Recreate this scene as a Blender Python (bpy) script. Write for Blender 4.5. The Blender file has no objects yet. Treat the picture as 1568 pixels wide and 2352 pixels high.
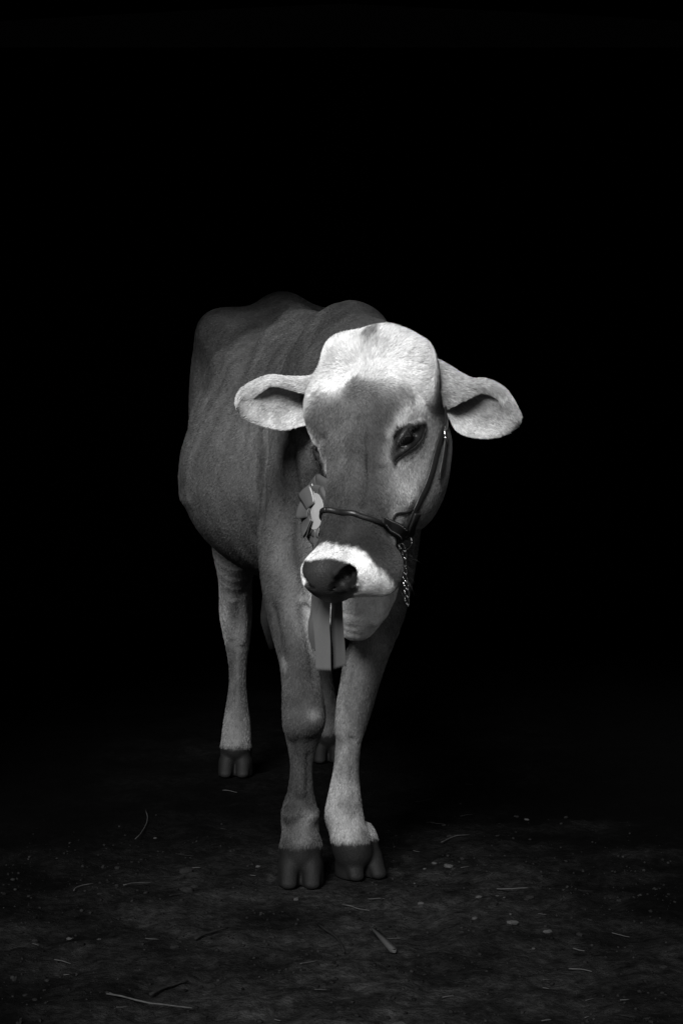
import bpy, bmesh, math, random, os
import numpy as np
from mathutils import Vector
from mathutils.bvhtree import BVHTree

# ------------------------------------------------------------------ camera, world, sun
S = bpy.context.scene
F, CU, HV, CAMZ = 4246.0, 784.0, 1047.0, 0.97      # focal length and horizon in picture units, camera height
cam_d = bpy.data.cameras.new('camera'); cam = bpy.data.objects.new('camera', cam_d)
S.collection.objects.link(cam); S.camera = cam
cam.location = (0, 0, CAMZ); cam.rotation_euler = (math.pi/2, 0, 0)
cam_d.sensor_fit = 'VERTICAL'; cam_d.sensor_height = 36; cam_d.sensor_width = 24
cam_d.lens = 36*F/2352; cam_d.shift_y = -(1176-HV)/2352
cam_d.clip_start = 0.05; cam_d.clip_end = 200

SUN_EL, SUN_AZ = 30.0, -14.0      # degrees; azimuth measured from the camera's back, negative = from the left
w = bpy.data.worlds.new("World"); S.world = w; w.use_nodes = True
nt = w.node_tree; bg = nt.nodes['Background']
sky = nt.nodes.new('ShaderNodeTexSky'); sky.sky_type = 'NISHITA'; sky.sun_disc = False
sky.sun_elevation = math.radians(SUN_EL); sky.sun_rotation = math.radians(180+SUN_AZ)
bw = nt.nodes.new('ShaderNodeRGBToBW')
nt.links.new(sky.outputs[0], bw.inputs[0]); nt.links.new(bw.outputs[0], bg.inputs[0])
bg.inputs[1].default_value = 0.04
sd = bpy.data.lights.new('sun', 'SUN'); sd.energy = 5.0; sd.angle = math.radians(20); sd.color = (1, 1, 1)
sun = bpy.data.objects.new('sun', sd); S.collection.objects.link(sun)
el, az = math.radians(SUN_EL), math.radians(SUN_AZ)
sun_from = Vector((math.sin(az)*math.cos(el), -math.cos(az)*math.cos(el), math.sin(el)))
sun.rotation_euler = sun_from.to_track_quat('Z', 'Y').to_euler()
S.view_settings.view_transform = 'Standard'; S.view_settings.look = 'None'
S.view_settings.exposure = 0.12; S.view_settings.gamma = 1.0
S.cycles.max_bounces = 6; S.cycles.diffuse_bounces = 3
VOX = 1.0

# ------------------------------------------------------------------ helpers
def W(u, v, d):
    """point at distance d seen at (u, v) of the photograph in picture units"""
    return np.array([(u-CU)/F*d, d, CAMZ+(HV-v)/F*d])
def nrm(v):
    v = np.asarray(v, float); return v/np.linalg.norm(v)
def link(o, parent=None):
    S.collection.objects.link(o)
    if parent is not None: o.parent = parent
    return o
def tag(o, label=None, cat=None, group=None, kind=None):
    if label: o['label'] = label
    if cat: o['category'] = cat
    if group: o['group'] = group
    if kind: o['kind'] = kind
    return o
def empty(name, loc=(0, 0, 0)):
    o = bpy.data.objects.new(name, None); o.location = loc; o.empty_display_size = .05
    return link(o)
def mesh_np(name, V, Fc, mat, parent=None, smooth=True, loc=None):
    me = bpy.data.meshes.new(name)
    V = np.asarray(V, np.float32); Fc = np.asarray(Fc, np.int32)
    if parent is not None and loc is None: V = V-np.array(parent.location, np.float32)
    if loc is not None: V = V-np.array(loc, np.float32)
    n = Fc.shape[1]
    me.vertices.add(len(V)); me.vertices.foreach_set('co', V.ravel())
    me.loops.add(Fc.size); me.loops.foreach_set('vertex_index', Fc.ravel())
    me.polygons.add(len(Fc)); me.polygons.foreach_set('loop_start', np.arange(len(Fc), dtype=np.int32)*n)
    me.update(calc_edges=True); me.validate()
    if smooth: me.polygons.foreach_set('use_smooth', np.ones(len(me.polygons), bool))
    if mat: me.materials.append(mat)
    o = bpy.data.objects.new(name, me)
    if loc is not None: o.location = loc
    return link(o, parent)

def new_mat(name):
    m = bpy.data.materials.new(name); m.use_nodes = True
    return m, m.node_tree, m.node_tree.nodes['Principled BSDF']
def simple_mat(name, g, rough=.6, metal=0, spec=.5, bump=0, scale=200, var=.3):
    m, t, b = new_mat(name)
    b.inputs['Roughness'].default_value = rough; b.inputs['Metallic'].default_value = metal
    b.inputs['Specular IOR Level'].default_value = spec
    n = t.nodes.new('ShaderNodeTexNoise'); n.inputs['Scale'].default_value = scale; n.inputs['Detail'].default_value = 4
    tc = t.nodes.new('ShaderNodeTexCoord'); t.links.new(tc.outputs['Object'], n.inputs['Vector'])
    r = t.nodes.new('ShaderNodeMapRange'); r.inputs['To Min'].default_value = g*(1-var); r.inputs['To Max'].default_value = g*(1+var)
    r.inputs['From Min'].default_value = .3; r.inputs['From Max'].default_value = .7
    t.links.new(n.outputs['Fac'], r.inputs['Value']); t.links.new(r.outputs[0], b.inputs['Base Color'])
    if bump:
        bp = t.nodes.new('ShaderNodeBump'); bp.inputs['Strength'].default_value = 1; bp.inputs['Distance'].default_value = bump
        t.links.new(n.outputs['Fac'], bp.inputs['Height']); t.links.new(bp.outputs[0], b.inputs['Normal'])
    return m

rng = np.random.default_rng(7); random.seed(7)
def vnoise(P, scale, seed=0):
    """cheap smooth value noise, about -1..1"""
    Q = P*scale; I = np.floor(Q).astype(np.int64); f = Q-I; f = f*f*(3-2*f)
    def h(ix, iy, iz):
        n = (ix*374761393+iy*668265263+iz*2147483647+seed*1274126177) & 0x7fffffff
        n = (n ^ (n >> 13))*1274126177 & 0x7fffffff
        return ((n ^ (n >> 16)) & 0xffff)/32768.0-1
    r = 0
    for dx in (0, 1):
        for dy in (0, 1):
            for dz in (0, 1):
                wgt = (f[:, 0] if dx else 1-f[:, 0])*(f[:, 1] if dy else 1-f[:, 1])*(f[:, 2] if dz else 1-f[:, 2])
                r = r+wgt*h(I[:, 0]+dx, I[:, 1]+dy, I[:, 2]+dz)
    return r
def sstep(x, a, b):
    t = np.clip((x-a)/(b-a), 0, 1); return t*t*(3-2*t)
def catmull(P, n):
    """resample rows of P with a Catmull-Rom spline, n steps per span"""
    P = np.asarray(P, float); Q = np.vstack([2*P[0]-P[1], P, 2*P[-1]-P[-2]]); out = []
    for i in range(1, len(Q)-2):
        for t in np.arange(n)/n:
            p0, p1, p2, p3 = Q[i-1], Q[i], Q[i+1], Q[i+2]
            out.append(.5*(2*p1+(p2-p0)*t+(2*p0-5*p1+4*p2-p3)*t*t+(3*p1-p0-3*p2+p3)*t**3))
    out.append(P[-1]); return np.array(out)

# ------------------------------------------------------------------ implicit modelling of the cow
class Seg:                       # tapered limb segment with an elliptic section
    def __init__(s, a, b, ra, rb, e1):
        s.a, s.b = np.array(a, float), np.array(b, float); s.ra, s.rb = ra, rb; s.e1 = nrm(e1)
        s.c = (s.a+s.b)/2; s.R = np.linalg.norm(s.b-s.a)/2+max(max(ra), max(rb))
        ax = s.b-s.a; s.L2 = ax@ax; s.ax = ax
        t = nrm(ax); s.e1 = nrm(s.e1-t*(s.e1@t)); s.e2 = np.cross(t, s.e1); s.t = t
    def d(s, P):
        q = P-s.a; h = np.clip(q@s.ax/s.L2, 0, 1)
        r1 = s.ra[0]+(s.rb[0]-s.ra[0])*h; r2 = s.ra[1]+(s.rb[1]-s.ra[1])*h
        wv = q-h[:, None]*s.ax
        x = wv@s.e1; y = wv@s.e2; z = wv@s.t; rm = np.minimum(r1, r2)
        k0 = np.sqrt((x/r1)**2+(y/r2)**2+(z/rm)**2); k1 = np.sqrt((x/r1**2)**2+(y/r2**2)**2+(z/rm**2)**2)+1e-9
        return np.where(k0 < .3, (k0-1)*rm, k0*(k0-1)/k1)
class Ell:
    def __init__(s, c, r, ax=None):
        s.c = np.array(c, float); s.r = np.array(r, float); s.M = np.eye(3) if ax is None else np.array(ax, float)
        s.R = max(r)
    def d(s, P):
        q = (P-s.c)@s.M.T; k0 = np.linalg.norm(q/s.r, axis=1); k1 = np.linalg.norm(q/s.r**2, axis=1)+1e-9
        return np.where(k0 < .3, (k0-1)*s.r.min(), k0*(k0-1)/k1)
class Loft:                      # head: radius as a function of station s and angle around the axis
    def __init__(s, O, a, l, n, st, tab, lo, hi):
        s.O, s.a, s.l, s.n = O, a, l, n; s.st = np.array(st); s.tab = np.array(tab); s.lo, s.hi = lo, hi
        s.c = O+a*(lo+hi)/2; s.R = (hi-lo)/2+.2
        fs = np.linspace(s.st[0], s.st[-1], 200); ang = np.linspace(0, 180, s.tab.shape[1])
        fa = np.linspace(0, 180, 91); k = s.tab.shape[1]
        T = catmull(s.tab, 20); xs = np.interp(np.arange(len(T))/20, np.arange(len(s.st)), s.st)
        T = np.array([np.interp(fs, xs, T[:, j]) for j in range(k)]).T
        U = np.hstack([T[:, 1:2], T, T[:, -2:-1]])
        rows = []
        for aa in fa:
            x = aa/180*(k-1); i = min(int(x), k-2); t = x-i
            p0, p1, p2, p3 = U[:, i], U[:, i+1], U[:, i+2], U[:, i+3]
            rows.append(.5*(2*p1+(p2-p0)*t+(2*p0-5*p1+4*p2-p3)*t*t+(3*p1-p0-3*p2+p3)*t**3))
        s.G = np.array(rows).T; s.ds = fs[1]-fs[0]; s.s0 = fs[0]
        gs, ga = np.gradient(s.G, s.ds, math.radians(2)); s.K = 1/np.sqrt(1+gs**2+(ga/s.G)**2)
    def look(s, G, ss, an):
        i = np.clip((ss-s.s0)/s.ds, 0, 198.999); j = np.clip(an/2, 0, 89.999)
        i0 = i.astype(int); j0 = j.astype(int); fi = i-i0; fj = j-j0
        return (G[i0, j0]*(1-fi)+G[i0+1, j0]*fi)*(1-fj)+(G[i0, j0+1]*(1-fi)+G[i0+1, j0+1]*fi)*fj
    def d(s, P):
        q = P-s.O; ss = q@s.a; x = np.abs(q@s.l); y = q@s.n
        r = np.sqrt(x*x+y*y); an = np.degrees(np.arctan2(x, y))
        dr = (r-s.look(s.G, ss, an))*s.look(s.K, ss, an)
        de = np.maximum(s.lo-ss, ss-s.hi)
        k = .03; h = np.clip(.5+.5*(dr-de)/k, 0, 1)
        return de*(1-h)+dr*h+k*h*(1-h)
class Sheet:                     # thin curved skin (ears) given as a grid of points
    def __init__(s, G, th):
        G = np.asarray(G); R, C = G.shape[:2]; s.th = th
        V = G.reshape(-1, 3); s.c = V.mean(0); s.R = np.linalg.norm(V-s.c, axis=1).max()+.02
        fs = [(i*C+j, i*C+j+1, (i+1)*C+j+1, (i+1)*C+j) for i in range(R-1) for j in range(C-1)]
        s.bvh = BVHTree.FromPolygons([Vector(p) for p in V], fs)
    def d(s, P):
        near = np.linalg.norm(P-s.c, axis=1) < s.R+.03
        out = np.full(len(P), .05)
        for i in np.nonzero(near)[0]:
            r = s.bvh.find_nearest(Vector(P[i]), .05)
            if r[3] is not None: out[i] = r[3]-s.th
        return out
GROUPS = []                      # (prims, k, mode)
def add(prims, k=.03, mode='u'):
    GROUPS.append((prims if isinstance(prims, list) else [prims], k, mode))
def tube(st, e1=(1, 0, 0), n=3):
    """st rows: x,y,z,r1,r2"""
    Q = catmull(st, n)
    return [Seg(Q[i][:3], Q[i+1][:3], Q[i][3:5], Q[i+1][3:5], e1) for i in range(len(Q)-1)]
def ptube(rows, e1=(1, 0, 0), n=3):
    """rows: u,v,dist,r1,r2"""
    return tube([list(W(*r[:3]))+list(r[3:5]) for r in rows], e1, n)
_IX = [None, 0]
def sdf(P, center=None, rad=None):
    if _IX[1] != len(GROUPS):
        _IX[0] = [(np.array([p.c for p in g[0]]), np.array([p.R for p in g[0]])*1.15+g[1]+.03) for g in GROUPS]; _IX[1] = len(GROUPS)
    D = np.full(len(P), .5)
    for (prims, k, mode), (CC, RR) in zip(GROUPS, _IX[0]):
        g = None
        use = prims if center is None else [prims[i] for i in np.nonzero(((CC-center)**2).sum(1) < (RR+rad)**2)[0]]
        for p in use:
            x = p.d(P); g = x if g is None else np.minimum(g, x)
        if g is None: continue
        if mode == 'u':
            h = np.maximum(k-np.abs(D-g), 0)/k; D = np.minimum(D, g)-h*h*k*.25
        else:                    # carve
            g = -g; h = np.maximum(k-np.abs(D-g), 0)/k; D = np.maximum(D, g)+h*h*k*.25
    return D
def grad(P):
    e = .0015; G = np.stack([sdf(P+np.eye(3)[i]*e)-sdf(P-np.eye(3)[i]*e) for i in range(3)], 1)
    return G/(np.linalg.norm(G, axis=1, keepdims=True)+1e-9)
def hit(uvs, d0=3.3):
    """where the sight lines through picture points meet the cow"""
    uvs = np.atleast_2d(np.asarray(uvs, float)); D = W(uvs[:, 0], uvs[:, 1], np.ones(len(uvs))).T-np.array([0, 0, CAMZ])
    D[:, 2] = (HV-uvs[:, 1])/F; D[:, 1] = 1; D[:, 0] = (uvs[:, 0]-CU)/F
    t = np.full(len(uvs), d0)
    for _ in range(45):
        dd = np.clip(sdf(np.array([0, 0, CAMZ])+D*t[:, None]), -.02, .3); t = t+dd*.85
        if np.abs(dd).max() < 2e-4: break
    return np.array([0, 0, CAMZ])+D*t[:, None]

# --- body
AX = nrm([-.138, 1, 0]); LAT = nrm([1, .138, 0])       # body axis (towards the rump) and its right-hand side in the picture
def B(y, off, z):                                        # point off the body's mid line
    return np.array([-.01-.138*(y-4.3), y, z])+LAT*off
def brow(y, z, rl, rz, off=0): return list(B(y, off, z))+[rl, rz]
add(tube([brow(4.40, .985, .115, .26), brow(4.64, .97, .185, .315), brow(4.9, .97, .270, .335), brow(5.15, .98, .286, .335),
          brow(5.42, 1.02, .265, .31), brow(5.62, 1.08, .23, .26), brow(5.85, 1.12, .17, .20)], LAT, 3))
add(Ell(B(5.55, 0, 1.30), (.22, .36, .122), [LAT, AX, (0, 0, 1)]), .10)          # rump plateau
add(Ell(B(5.12, 0, 1.215), (.19, .38, .105), [LAT, AX, (0, 0, 1)]), .10)          # loin
add(Ell(B(5.0, -.03, .90), (.29, .46, .24), [LAT, AX, (0, 0, 1)]), .08)          # paunch
add(tube([brow(4.50, 1.255, .03, .045, .045), brow(4.8, 1.295, .035, .04, .01), brow(5.1, 1.33, .04, .04), brow(5.35, 1.365, .05, .05),
          brow(5.5, 1.395, .06, .06), brow(5.75, 1.37, .05, .05), brow(5.9, 1.35, .045, .045)], LAT, 2), .07)   # spine
for s_ in (-1, 1):
    add(Ell(B(5.42, s_*.20, 1.335), (.042, .085, .042), [LAT, AX, (0, 0, 1)]), .13)   # hook
    add(Ell(B(5.88, s_*.12, 1.26), (.05, .06, .06)), .08)                            # pin
    add(Ell(B(5.62, s_*.135, 1.0), (.11, .2, .28)), .09)                              # thigh
    add(Ell(B(4.42, .01+s_*.085, 1.06), (.05, .12, .22), [nrm([1, .1, s_*.25]), AX, (0, 0, 1)]), .06)  # shoulder blade
    add(Ell(B(5.58, s_*.165, 1.19), (.085, .16, .15)), .08)
    add(Ell(B(5.20, s_*.335, 1.27), (.075, .13, .08)), .07, 'c')                       # hollow flank
# chest, neck
add(Ell(W(772, 1190, 4.33), (.142, .19, .25)), .06)
add(ptube([(800, 960, 4.50, .12, .27), (805, 960, 4.3, .12, .25), (815, 975, 4.1, .115, .20), (838, 960, 3.96, .10, .155)], (1, 0, 0), 2), .08)
add(ptube([(836, 790, 4.50, .045, .055), (838, 785, 4.35, .045, .06), (845, 790, 4.1, .055, .06), (850, 800, 3.95, .06, .06)], (1, 0, 0), 2), .07)  # crest
# brisket and dewlap
add(ptube([(850, 1140, 4.02, .05, .07), (845, 1240, 4.06, .075, .10), (828, 1340, 4.10, .082, .11), (818, 1405, 4.13, .055, .085)], (1, 0, 0), 3), .07)
add(Ell(W(728, 1005, 4.19), (.065, .12, .17)), .08)
add(ptube([(735, 1240, 4.2, .05, .07), (738, 1330, 4.18, .04, .06), (752, 1400, 4.19, .03, .04)], (1, 0, 0), 2), .05)
# --- legs
FL = [(690, 1130, 4.36, .075, .11), (662, 1230, 4.33, .070, .10), (655, 1320, 4.29, .058, .085), (661, 1400, 4.25, .049, .068), (672, 1460, 4.235, .045, .058), (686, 1524, 4.22, .0425, .05),
      (694, 1590, 4.21, .045, .05), (698, 1640, 4.20, .049, .052), (697, 1670, 4.20, .044, .05), (695, 1698, 4.20, .0365, .043), (693, 1730, 4.20, .0285, .037), (692, 1766, 4.205, .0245, .034),
      (690, 1820, 4.21, .029, .036), (688, 1868, 4.215, .041, .046), (689, 1905, 4.205, .041, .046), (690, 1935, 4.20, .043, .05), (691, 1960, 4.20, .043, .05)]
add(ptube(FL), .05)
FR = [(885, 1200, 4.38, .085, .11), (880, 1300, 4.36, .075, .10), (868, 1400, 4.33, .064, .085), (847, 1500, 4.30, .046, .065), (826, 1569, 4.285, .044, .052),
      (813, 1625, 4.28, .041, .05), (805, 1665, 4.275, .036, .048), (800, 1705, 4.275, .029, .04), (795, 1766, 4.275, .0285, .036),
      (791, 1826, 4.28, .037, .04), (790, 1872, 4.28, .044, .046), (798, 1905, 4.27, .042, .046), (806, 1935, 4.26, .046, .05), (812, 1955, 4.26, .046, .05)]
add(ptube(FR), .05)
RL = [(548, 1150, 5.48, .10, .18), (543, 1250, 5.55, .072, .13), (541, 1320, 5.615, .052, .095), (541, 1370, 5.655, .049, .078), (542, 1415, 5.68, .049, .068), (545, 1470, 5.685, .039, .051),
      (546, 1524, 5.68, .0275, .036), (546, 1570, 5.67, .026, .034), (545, 1614, 5.66, .032, .038), (544, 1655, 5.65, .040, .045), (543, 1690, 5.63, .044, .05), (542, 1715, 5.62, .046, .052)]
add(ptube(RL), .05)
RR = [(735, 1150, 5.73, .10, .18), (745, 1250, 5.82, .072, .13), (748, 1320, 5.88, .052, .09), (746, 1390, 5.935, .047, .07), (744, 1450, 5.95, .038, .05),
      (742, 1510, 5.95, .0275, .036), (744, 1560, 5.93, .027, .034), (748, 1600, 5.92, .032, .038), (751, 1640, 5.91, .039, .045), (753, 1672, 5.89, .043, .05), (754, 1690, 5.88, .045, .052)]
add(ptube(RR), .05)
# --- hooves: two claws each, cut flat by the ground; (u, bottom distance, toe direction)
HOOF = []
def hoof(u, d, toe, sc=1.0, spread=.026, tilt=0.0, hgt=.085):
    c = np.array([(u-CU)/F*d, d, 0]); toe = nrm(toe); side = nrm(np.cross(toe, (0, 0, 1)))
    for s_ in (-1, 1):
        q = lambda f, z, w=1.0: list(c+side*s_*(spread*w+tilt*(1-z/.1))*sc+toe*f*sc+np.array([0, 0, z*sc]))
        HOOF.append([Seg(q(-.012, .098, .62), q(.004, .030), (.022*sc, .034*sc), (.0262*sc, .044*sc), side),
                     Seg(q(.004, .040), q(.008, .006), (.0262*sc, .044*sc), (.0268*sc, .050*sc), side)])
        HOOF.append([Seg(q(.018, .062, .95), q(.058, .010), (.016*sc, .016*sc), (.0185*sc, .012*sc), side)])
        HOOF.append([Seg(q(-.008, .088, .8), q(-.008, .080, .86), (.0235*sc, .040*sc), (.0255*sc, .042*sc), side)])
    for s_ in (-1, 1):
        HOOF.append([Seg(c+side*s_*.020*sc-toe*.052*sc+np.array([0, 0, .150*sc]), c+side*s_*.023*sc-toe*.064*sc+np.array([0, 0, .122*sc]), (.011, .011), (.0075, .0075), side)])
hoof(691, 4.20, (0, -1, 0)); hoof(822, 4.285, (.42, -1, 0), 1.0, .0255, .003); hoof(542, 5.63, (-.05, -1, 0), 1.0); hoof(754, 5.89, (0, -1, 0))
for h_ in HOOF: add(h_, .009)
# bumps of the joints
add(Ell(W(676, 1600, 4.17), (.014, .012, .03)), .03)
add(Ell(W(718, 1655, 4.155), (.018, .012, .02)), .025); add(Ell(W(678, 1672, 4.155), (.018, .012, .022)), .025)
add(Ell(W(712, 1868, 4.175), (.02, .015, .02)), .02); add(Ell(W(668, 1868, 4.175), (.02, .015, .02)), .02)

# bony and sinewy relief laid on the surface
def snap0(P, n=6):
    P = np.atleast_2d(np.asarray(P, float)).copy(); G = None
    for _ in range(n):
        G = grad(P); P = P-G*sdf(P)[:, None]*.9
    return P, G
def relief(P, r, k, depth, mode='u', n=2):
    P, G = snap0(P); r = np.broadcast_to(np.asarray(r, float), (len(P),))
    Q = P-G*depth if mode == 'u' else P+G*depth
    return (tube([list(Q[i])+[r[i], r[i]] for i in range(len(Q))], (1, 0, 0), n), k, mode)
def R_uv(uvs, r, k, depth, *a): return relief(hit(uvs), r, k, r-(r-depth)*(.55 if uvs[0][1] > 1340 else .38), *a)
todo = []
for s_ in (-1, 1):
    for i in range(6):
        y0 = 4.80+.088*i
        todo.append(relief([B(y0, s_*.36, 1.16), B(y0+.05, s_*.4, 1.0), B(y0+.08, s_*.4, .84)], .012, .03, .0085))
    todo.append(relief([B(5.10, s_*.3, 1.28), B(5.25, s_*.35, 1.20), B(5.36, s_*.36, 1.08), B(5.42, s_*.38, .92)], .016, .05, .006))
# shoulder, neck and brisket folds
todo += [R_uv([(622, 880), (614, 960), (611, 1060), (604, 1150), (600, 1190)], .008, .03, .004, 'c'),
         R_uv([(668, 1030), (672, 1120), (664, 1210), (655, 1290)], .010, .04, .0065, 'c'),
         R_uv([(640, 700), (600, 745), (560, 820), (530, 920)], .02, .06, .016, 'c'),
         R_uv([(860, 1310), (850, 1370), (842, 1430)], .008, .03, .006, 'c'), R_uv([(890, 1320), (880, 1380), (862, 1425)], .009, .03, .005)]
# left foreleg
todo += [R_uv([(632, 1400), (643, 1460), (655, 1530), (662, 1580)], .0065, .02, .0025, 'c'), R_uv([(655, 1390), (668, 1460), (676, 1540), (680, 1590)], .010, .03, .005),
         R_uv([(700, 1400), (712, 1480), (722, 1560)], .006, .02, .003, 'c'), R_uv([(717, 1628), (719, 1650)], .011, .016, .005), R_uv([(680, 1660), (684, 1680)], .009, .016, .003), R_uv([(672, 1600), (668, 1640), (672, 1664)], .010, .04, .007), R_uv([(716, 1600), (720, 1640), (714, 1666)], .010, .04, .007),
         R_uv([(681, 1735), (680, 1770), (676, 1820), (668, 1860)], .005, .014, .002, 'c'), R_uv([(706, 1735), (704, 1770), (708, 1820), (716, 1860)], .005, .014, .002, 'c'),
         R_uv([(693, 1700), (691, 1760), (690, 1820)], .006, .014, .002), R_uv([(690, 1880), (692, 1925)], .006, .014, .004, 'c')]
# right foreleg
todo += [R_uv([(800, 1500), (795, 1560), (788, 1620)], .009, .025, .004), R_uv([(830, 1480), (815, 1560), (806, 1630)], .006, .02, .003, 'c'), R_uv([(782, 1650), (776, 1680)], .008, .02, .003),
         R_uv([(788, 1710), (781, 1770), (772, 1830)], .005, .014, .002, 'c'), R_uv([(808, 1700), (806, 1770), (812, 1830)], .005, .014, .0022, 'c'), R_uv([(772, 1790), (775, 1815), (782, 1830)], .0035, .008, .002, 'c'),
         R_uv([(812, 1880), (818, 1915), (826, 1940)], .006, .014, .003, 'c')]
# left hind leg
todo += [R_uv([(530, 1380), (526, 1420), (530, 1460)], .010, .02, .004), R_uv([(560, 1370), (562, 1420), (556, 1470)], .010, .02, .004), R_uv([(544, 1500), (545, 1560), (544, 1620)], .006, .014, .002), R_uv([(536, 1500), (537, 1560), (532, 1620)], .005, .012, .002, 'c'),
         R_uv([(543, 1655), (543, 1700)], .006, .014, .004, 'c')]
for t_ in todo: add(*t_)
# --- head
P0 = W(863, 766, 3.88); P1 = W(800, 1345, 3.62); HA = nrm(P1-P0); HL = np.linalg.norm(P1-P0)
n0 = np.array([0, -1, 0])-HA*(-HA[1]); n0 = nrm(n0); l0 = nrm(np.cross(HA, n0))
if l0[0] < 0: l0 = -l0
PHI = math.radians(36)
HN = math.cos(PHI)*n0-math.sin(PHI)*l0; HLt = math.cos(PHI)*l0+math.sin(PHI)*n0
def H(s, l, n): return P0+HA*s+HLt*l+HN*n
def toH(P): q = np.asarray(P)-P0; return np.stack([q@HA, q@HLt, q@HN], -1)
FR3 = [HLt, HA, HN]                                  # ellipsoid axes order: lateral, along, dorsal
GHEAD = len(GROUPS)
st = [0, .06, .12, .18, .24, .30, .36, .42, .48, .53, .57]
tab = [[.064, .076, .088, .082, .085, .10, .10],
       [.074, .082, .090, .084, .088, .13, .14],
       [.077, .088, .097, .090, .10, .16, .19],
       [.076, .088, .106, .100, .118, .195, .225],
       [.070, .080, .090, .098, .124, .20, .245],
       [.064, .071, .074, .083, .114, .19, .245],
       [.060, .065, .064, .068, .090, .16, .215],
       [.057, .063, .064, .061, .068, .105, .14],
       [.056, .063, .067, .063, .062, .078, .095],
       [.054, .063, .073, .070, .062, .072, .085],
       [.05, .058, .066, .062, .055, .06, .06]]
add(Loft(P0, HA, HLt, HN, st, tab, 0.03, .545), .05)
for s_ in (-1, 1):
    add(Ell(H(.066, .004+s_*.056, .018), (.040, .040, .058), FR3), .035)          # poll lobes
    add(Ell(H(.135, s_*.074, -.040), (.024, .065, .05), FR3), .07)         # temple
    add(Ell(H(.235, s_*.086, -.005), (.020, .055, .035), FR3), .04)       # cheek bone
    add(Ell(H(.165, s_*.092, .030), (.026, .05, .032), FR3), .06)         # brow
    add(Ell(H(.555, s_*.048, .022), (.043, .042, .045), FR3), .035)        # nostril wing
    add(Ell(H(.538, s_*.055, -.03), (.042, .052, .040), FR3), .04)         # upper lip
add(Ell(H(.560, 0, .014), (.058, .033, .043), FR3), .03)
add(Ell(H(.552, 0, -.014), (.062, .026, .032), FR3), .03)
add(Ell(H(.072, 0, .012), (.06, .04, .058), FR3), .04)
add(Ell(W(965, 868, 3.79), (.030, .045, .066)), .055)                # pad
add(Ell(H(.480, 0, -.064), (.046, .05, .024), FR3), .03)                   # chin
# ear roots
add(ptube([(940, 880, 3.90, .055, .05), (985, 882, 3.90, .048, .045), (1004, 888, 3.885, .048, .038)], (0, 0, 1), 2), .03)
add(ptube([(765, 900, 3.97, .05, .05), (735, 912, 3.98, .046, .04)], (0, 0, 1), 2), .03)
# ears
EARS = []
def ear(rows, off):
    A = np.array([[W(u, v, d+off-(.026 if off > 0 and j in (3, 4) else .020 if j in (3, 4) else 0)) for j, (u, v, d) in enumerate(r)] for r in rows])
    A = np.array([catmull(A[i], 6) for i in range(len(A))])
    A = np.array([catmull(A[:, j], 5) for j in range(A.shape[1])]).transpose(1, 0, 2)
    R, C = A.shape[:2]
    tu = np.gradient(A, axis=0); tv = np.gradient(A, axis=1); N = np.cross(tu, tv); N /= np.linalg.norm(N, axis=2, keepdims=True)+1e-9
    if N[R//2, C//2, 1] > 0: N = -N
    jj = np.arange(C)/(C-1); ii = np.arange(R)/(R-1)
    rib = .0030*np.clip(np.sin((jj-.40)*math.pi/.60), 0, 1)[None]*np.sin(jj*21+.8)[None]*sstep(ii, .05, .25)[:, None]*(1-sstep(ii, .75, .98))[:, None]
    A = A+N*rib[:, :, None]
    jj = np.arange(C)/(C-1); ii = np.arange(R)/(R-1)
    th = .0032*(.35+.65*np.sqrt(np.clip(4*jj*(1-jj), 0, 1)))[None, :, None]*(.3+.7*np.clip((1-ii)*6, 0, 1))[:, None, None]
    T = np.concatenate([(A+N*th).reshape(-1, 3), (A-N*th).reshape(-1, 3)]); o = R*C; f = []
    for i in range(R-1):
        for j in range(C-1):
            a, b, c, d = i*C+j, i*C+j+1, (i+1)*C+j+1, (i+1)*C+j
            f += [(a, d, c, b), (a+o, b+o, c+o, d+o)]
    rim = [(i*C, (i+1)*C) for i in range(R-1)]+[((R-1)*C+j, (R-1)*C+j+1) for j in range(C-1)]+[((i+1)*C+C-1, i*C+C-1) for i in range(R-1)]+[(j+1, j) for j in range(C-1)]
    f += [(a, a+o, b+o, b) for a, b in rim]
    f = np.array(f)
    # consistent outward orientation
    c = T[:o].mean(0); EARS.append((T, f, A, N)); return A
EAR_R = ear([
 [(985,945,3.86),(975,880,3.84),(965,812,3.88),(965,850,3.98),(970,930,3.98),(985,955,3.88)],
 [(1018,940,3.87),(1012,890,3.85),(1018,838,3.89),(1025,880,3.96),(1025,930,3.96),(1022,950,3.88)],
 [(1045,928,3.87),(1045,893,3.865),(1052,860,3.89),(1058,885,3.945),(1055,940,3.95),(1045,985,3.89)],
 [(1072,912,3.875),(1075,888,3.875),(1080,873,3.895),(1088,892,3.94),(1085,950,3.945),(1075,1000,3.90)],
 [(1105,899,3.885),(1110,882,3.885),(1113,876,3.905),(1120,900,3.935),(1118,950,3.94),(1115,1004,3.91)],
 [(1138,911,3.90),(1145,895,3.90),(1150,892,3.915),(1155,915,3.935),(1152,955,3.94),(1148,999,3.92)],
 [(1157,935,3.915),(1169,914,3.915),(1176,922,3.925),(1178,935,3.935),(1176,960,3.935),(1173,987,3.925)],
 [(1175,955,3.925),(1188,943,3.925),(1194,952,3.93),(1195,958,3.935),(1193,966,3.935),(1188,977,3.93)]], -.02)
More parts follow.
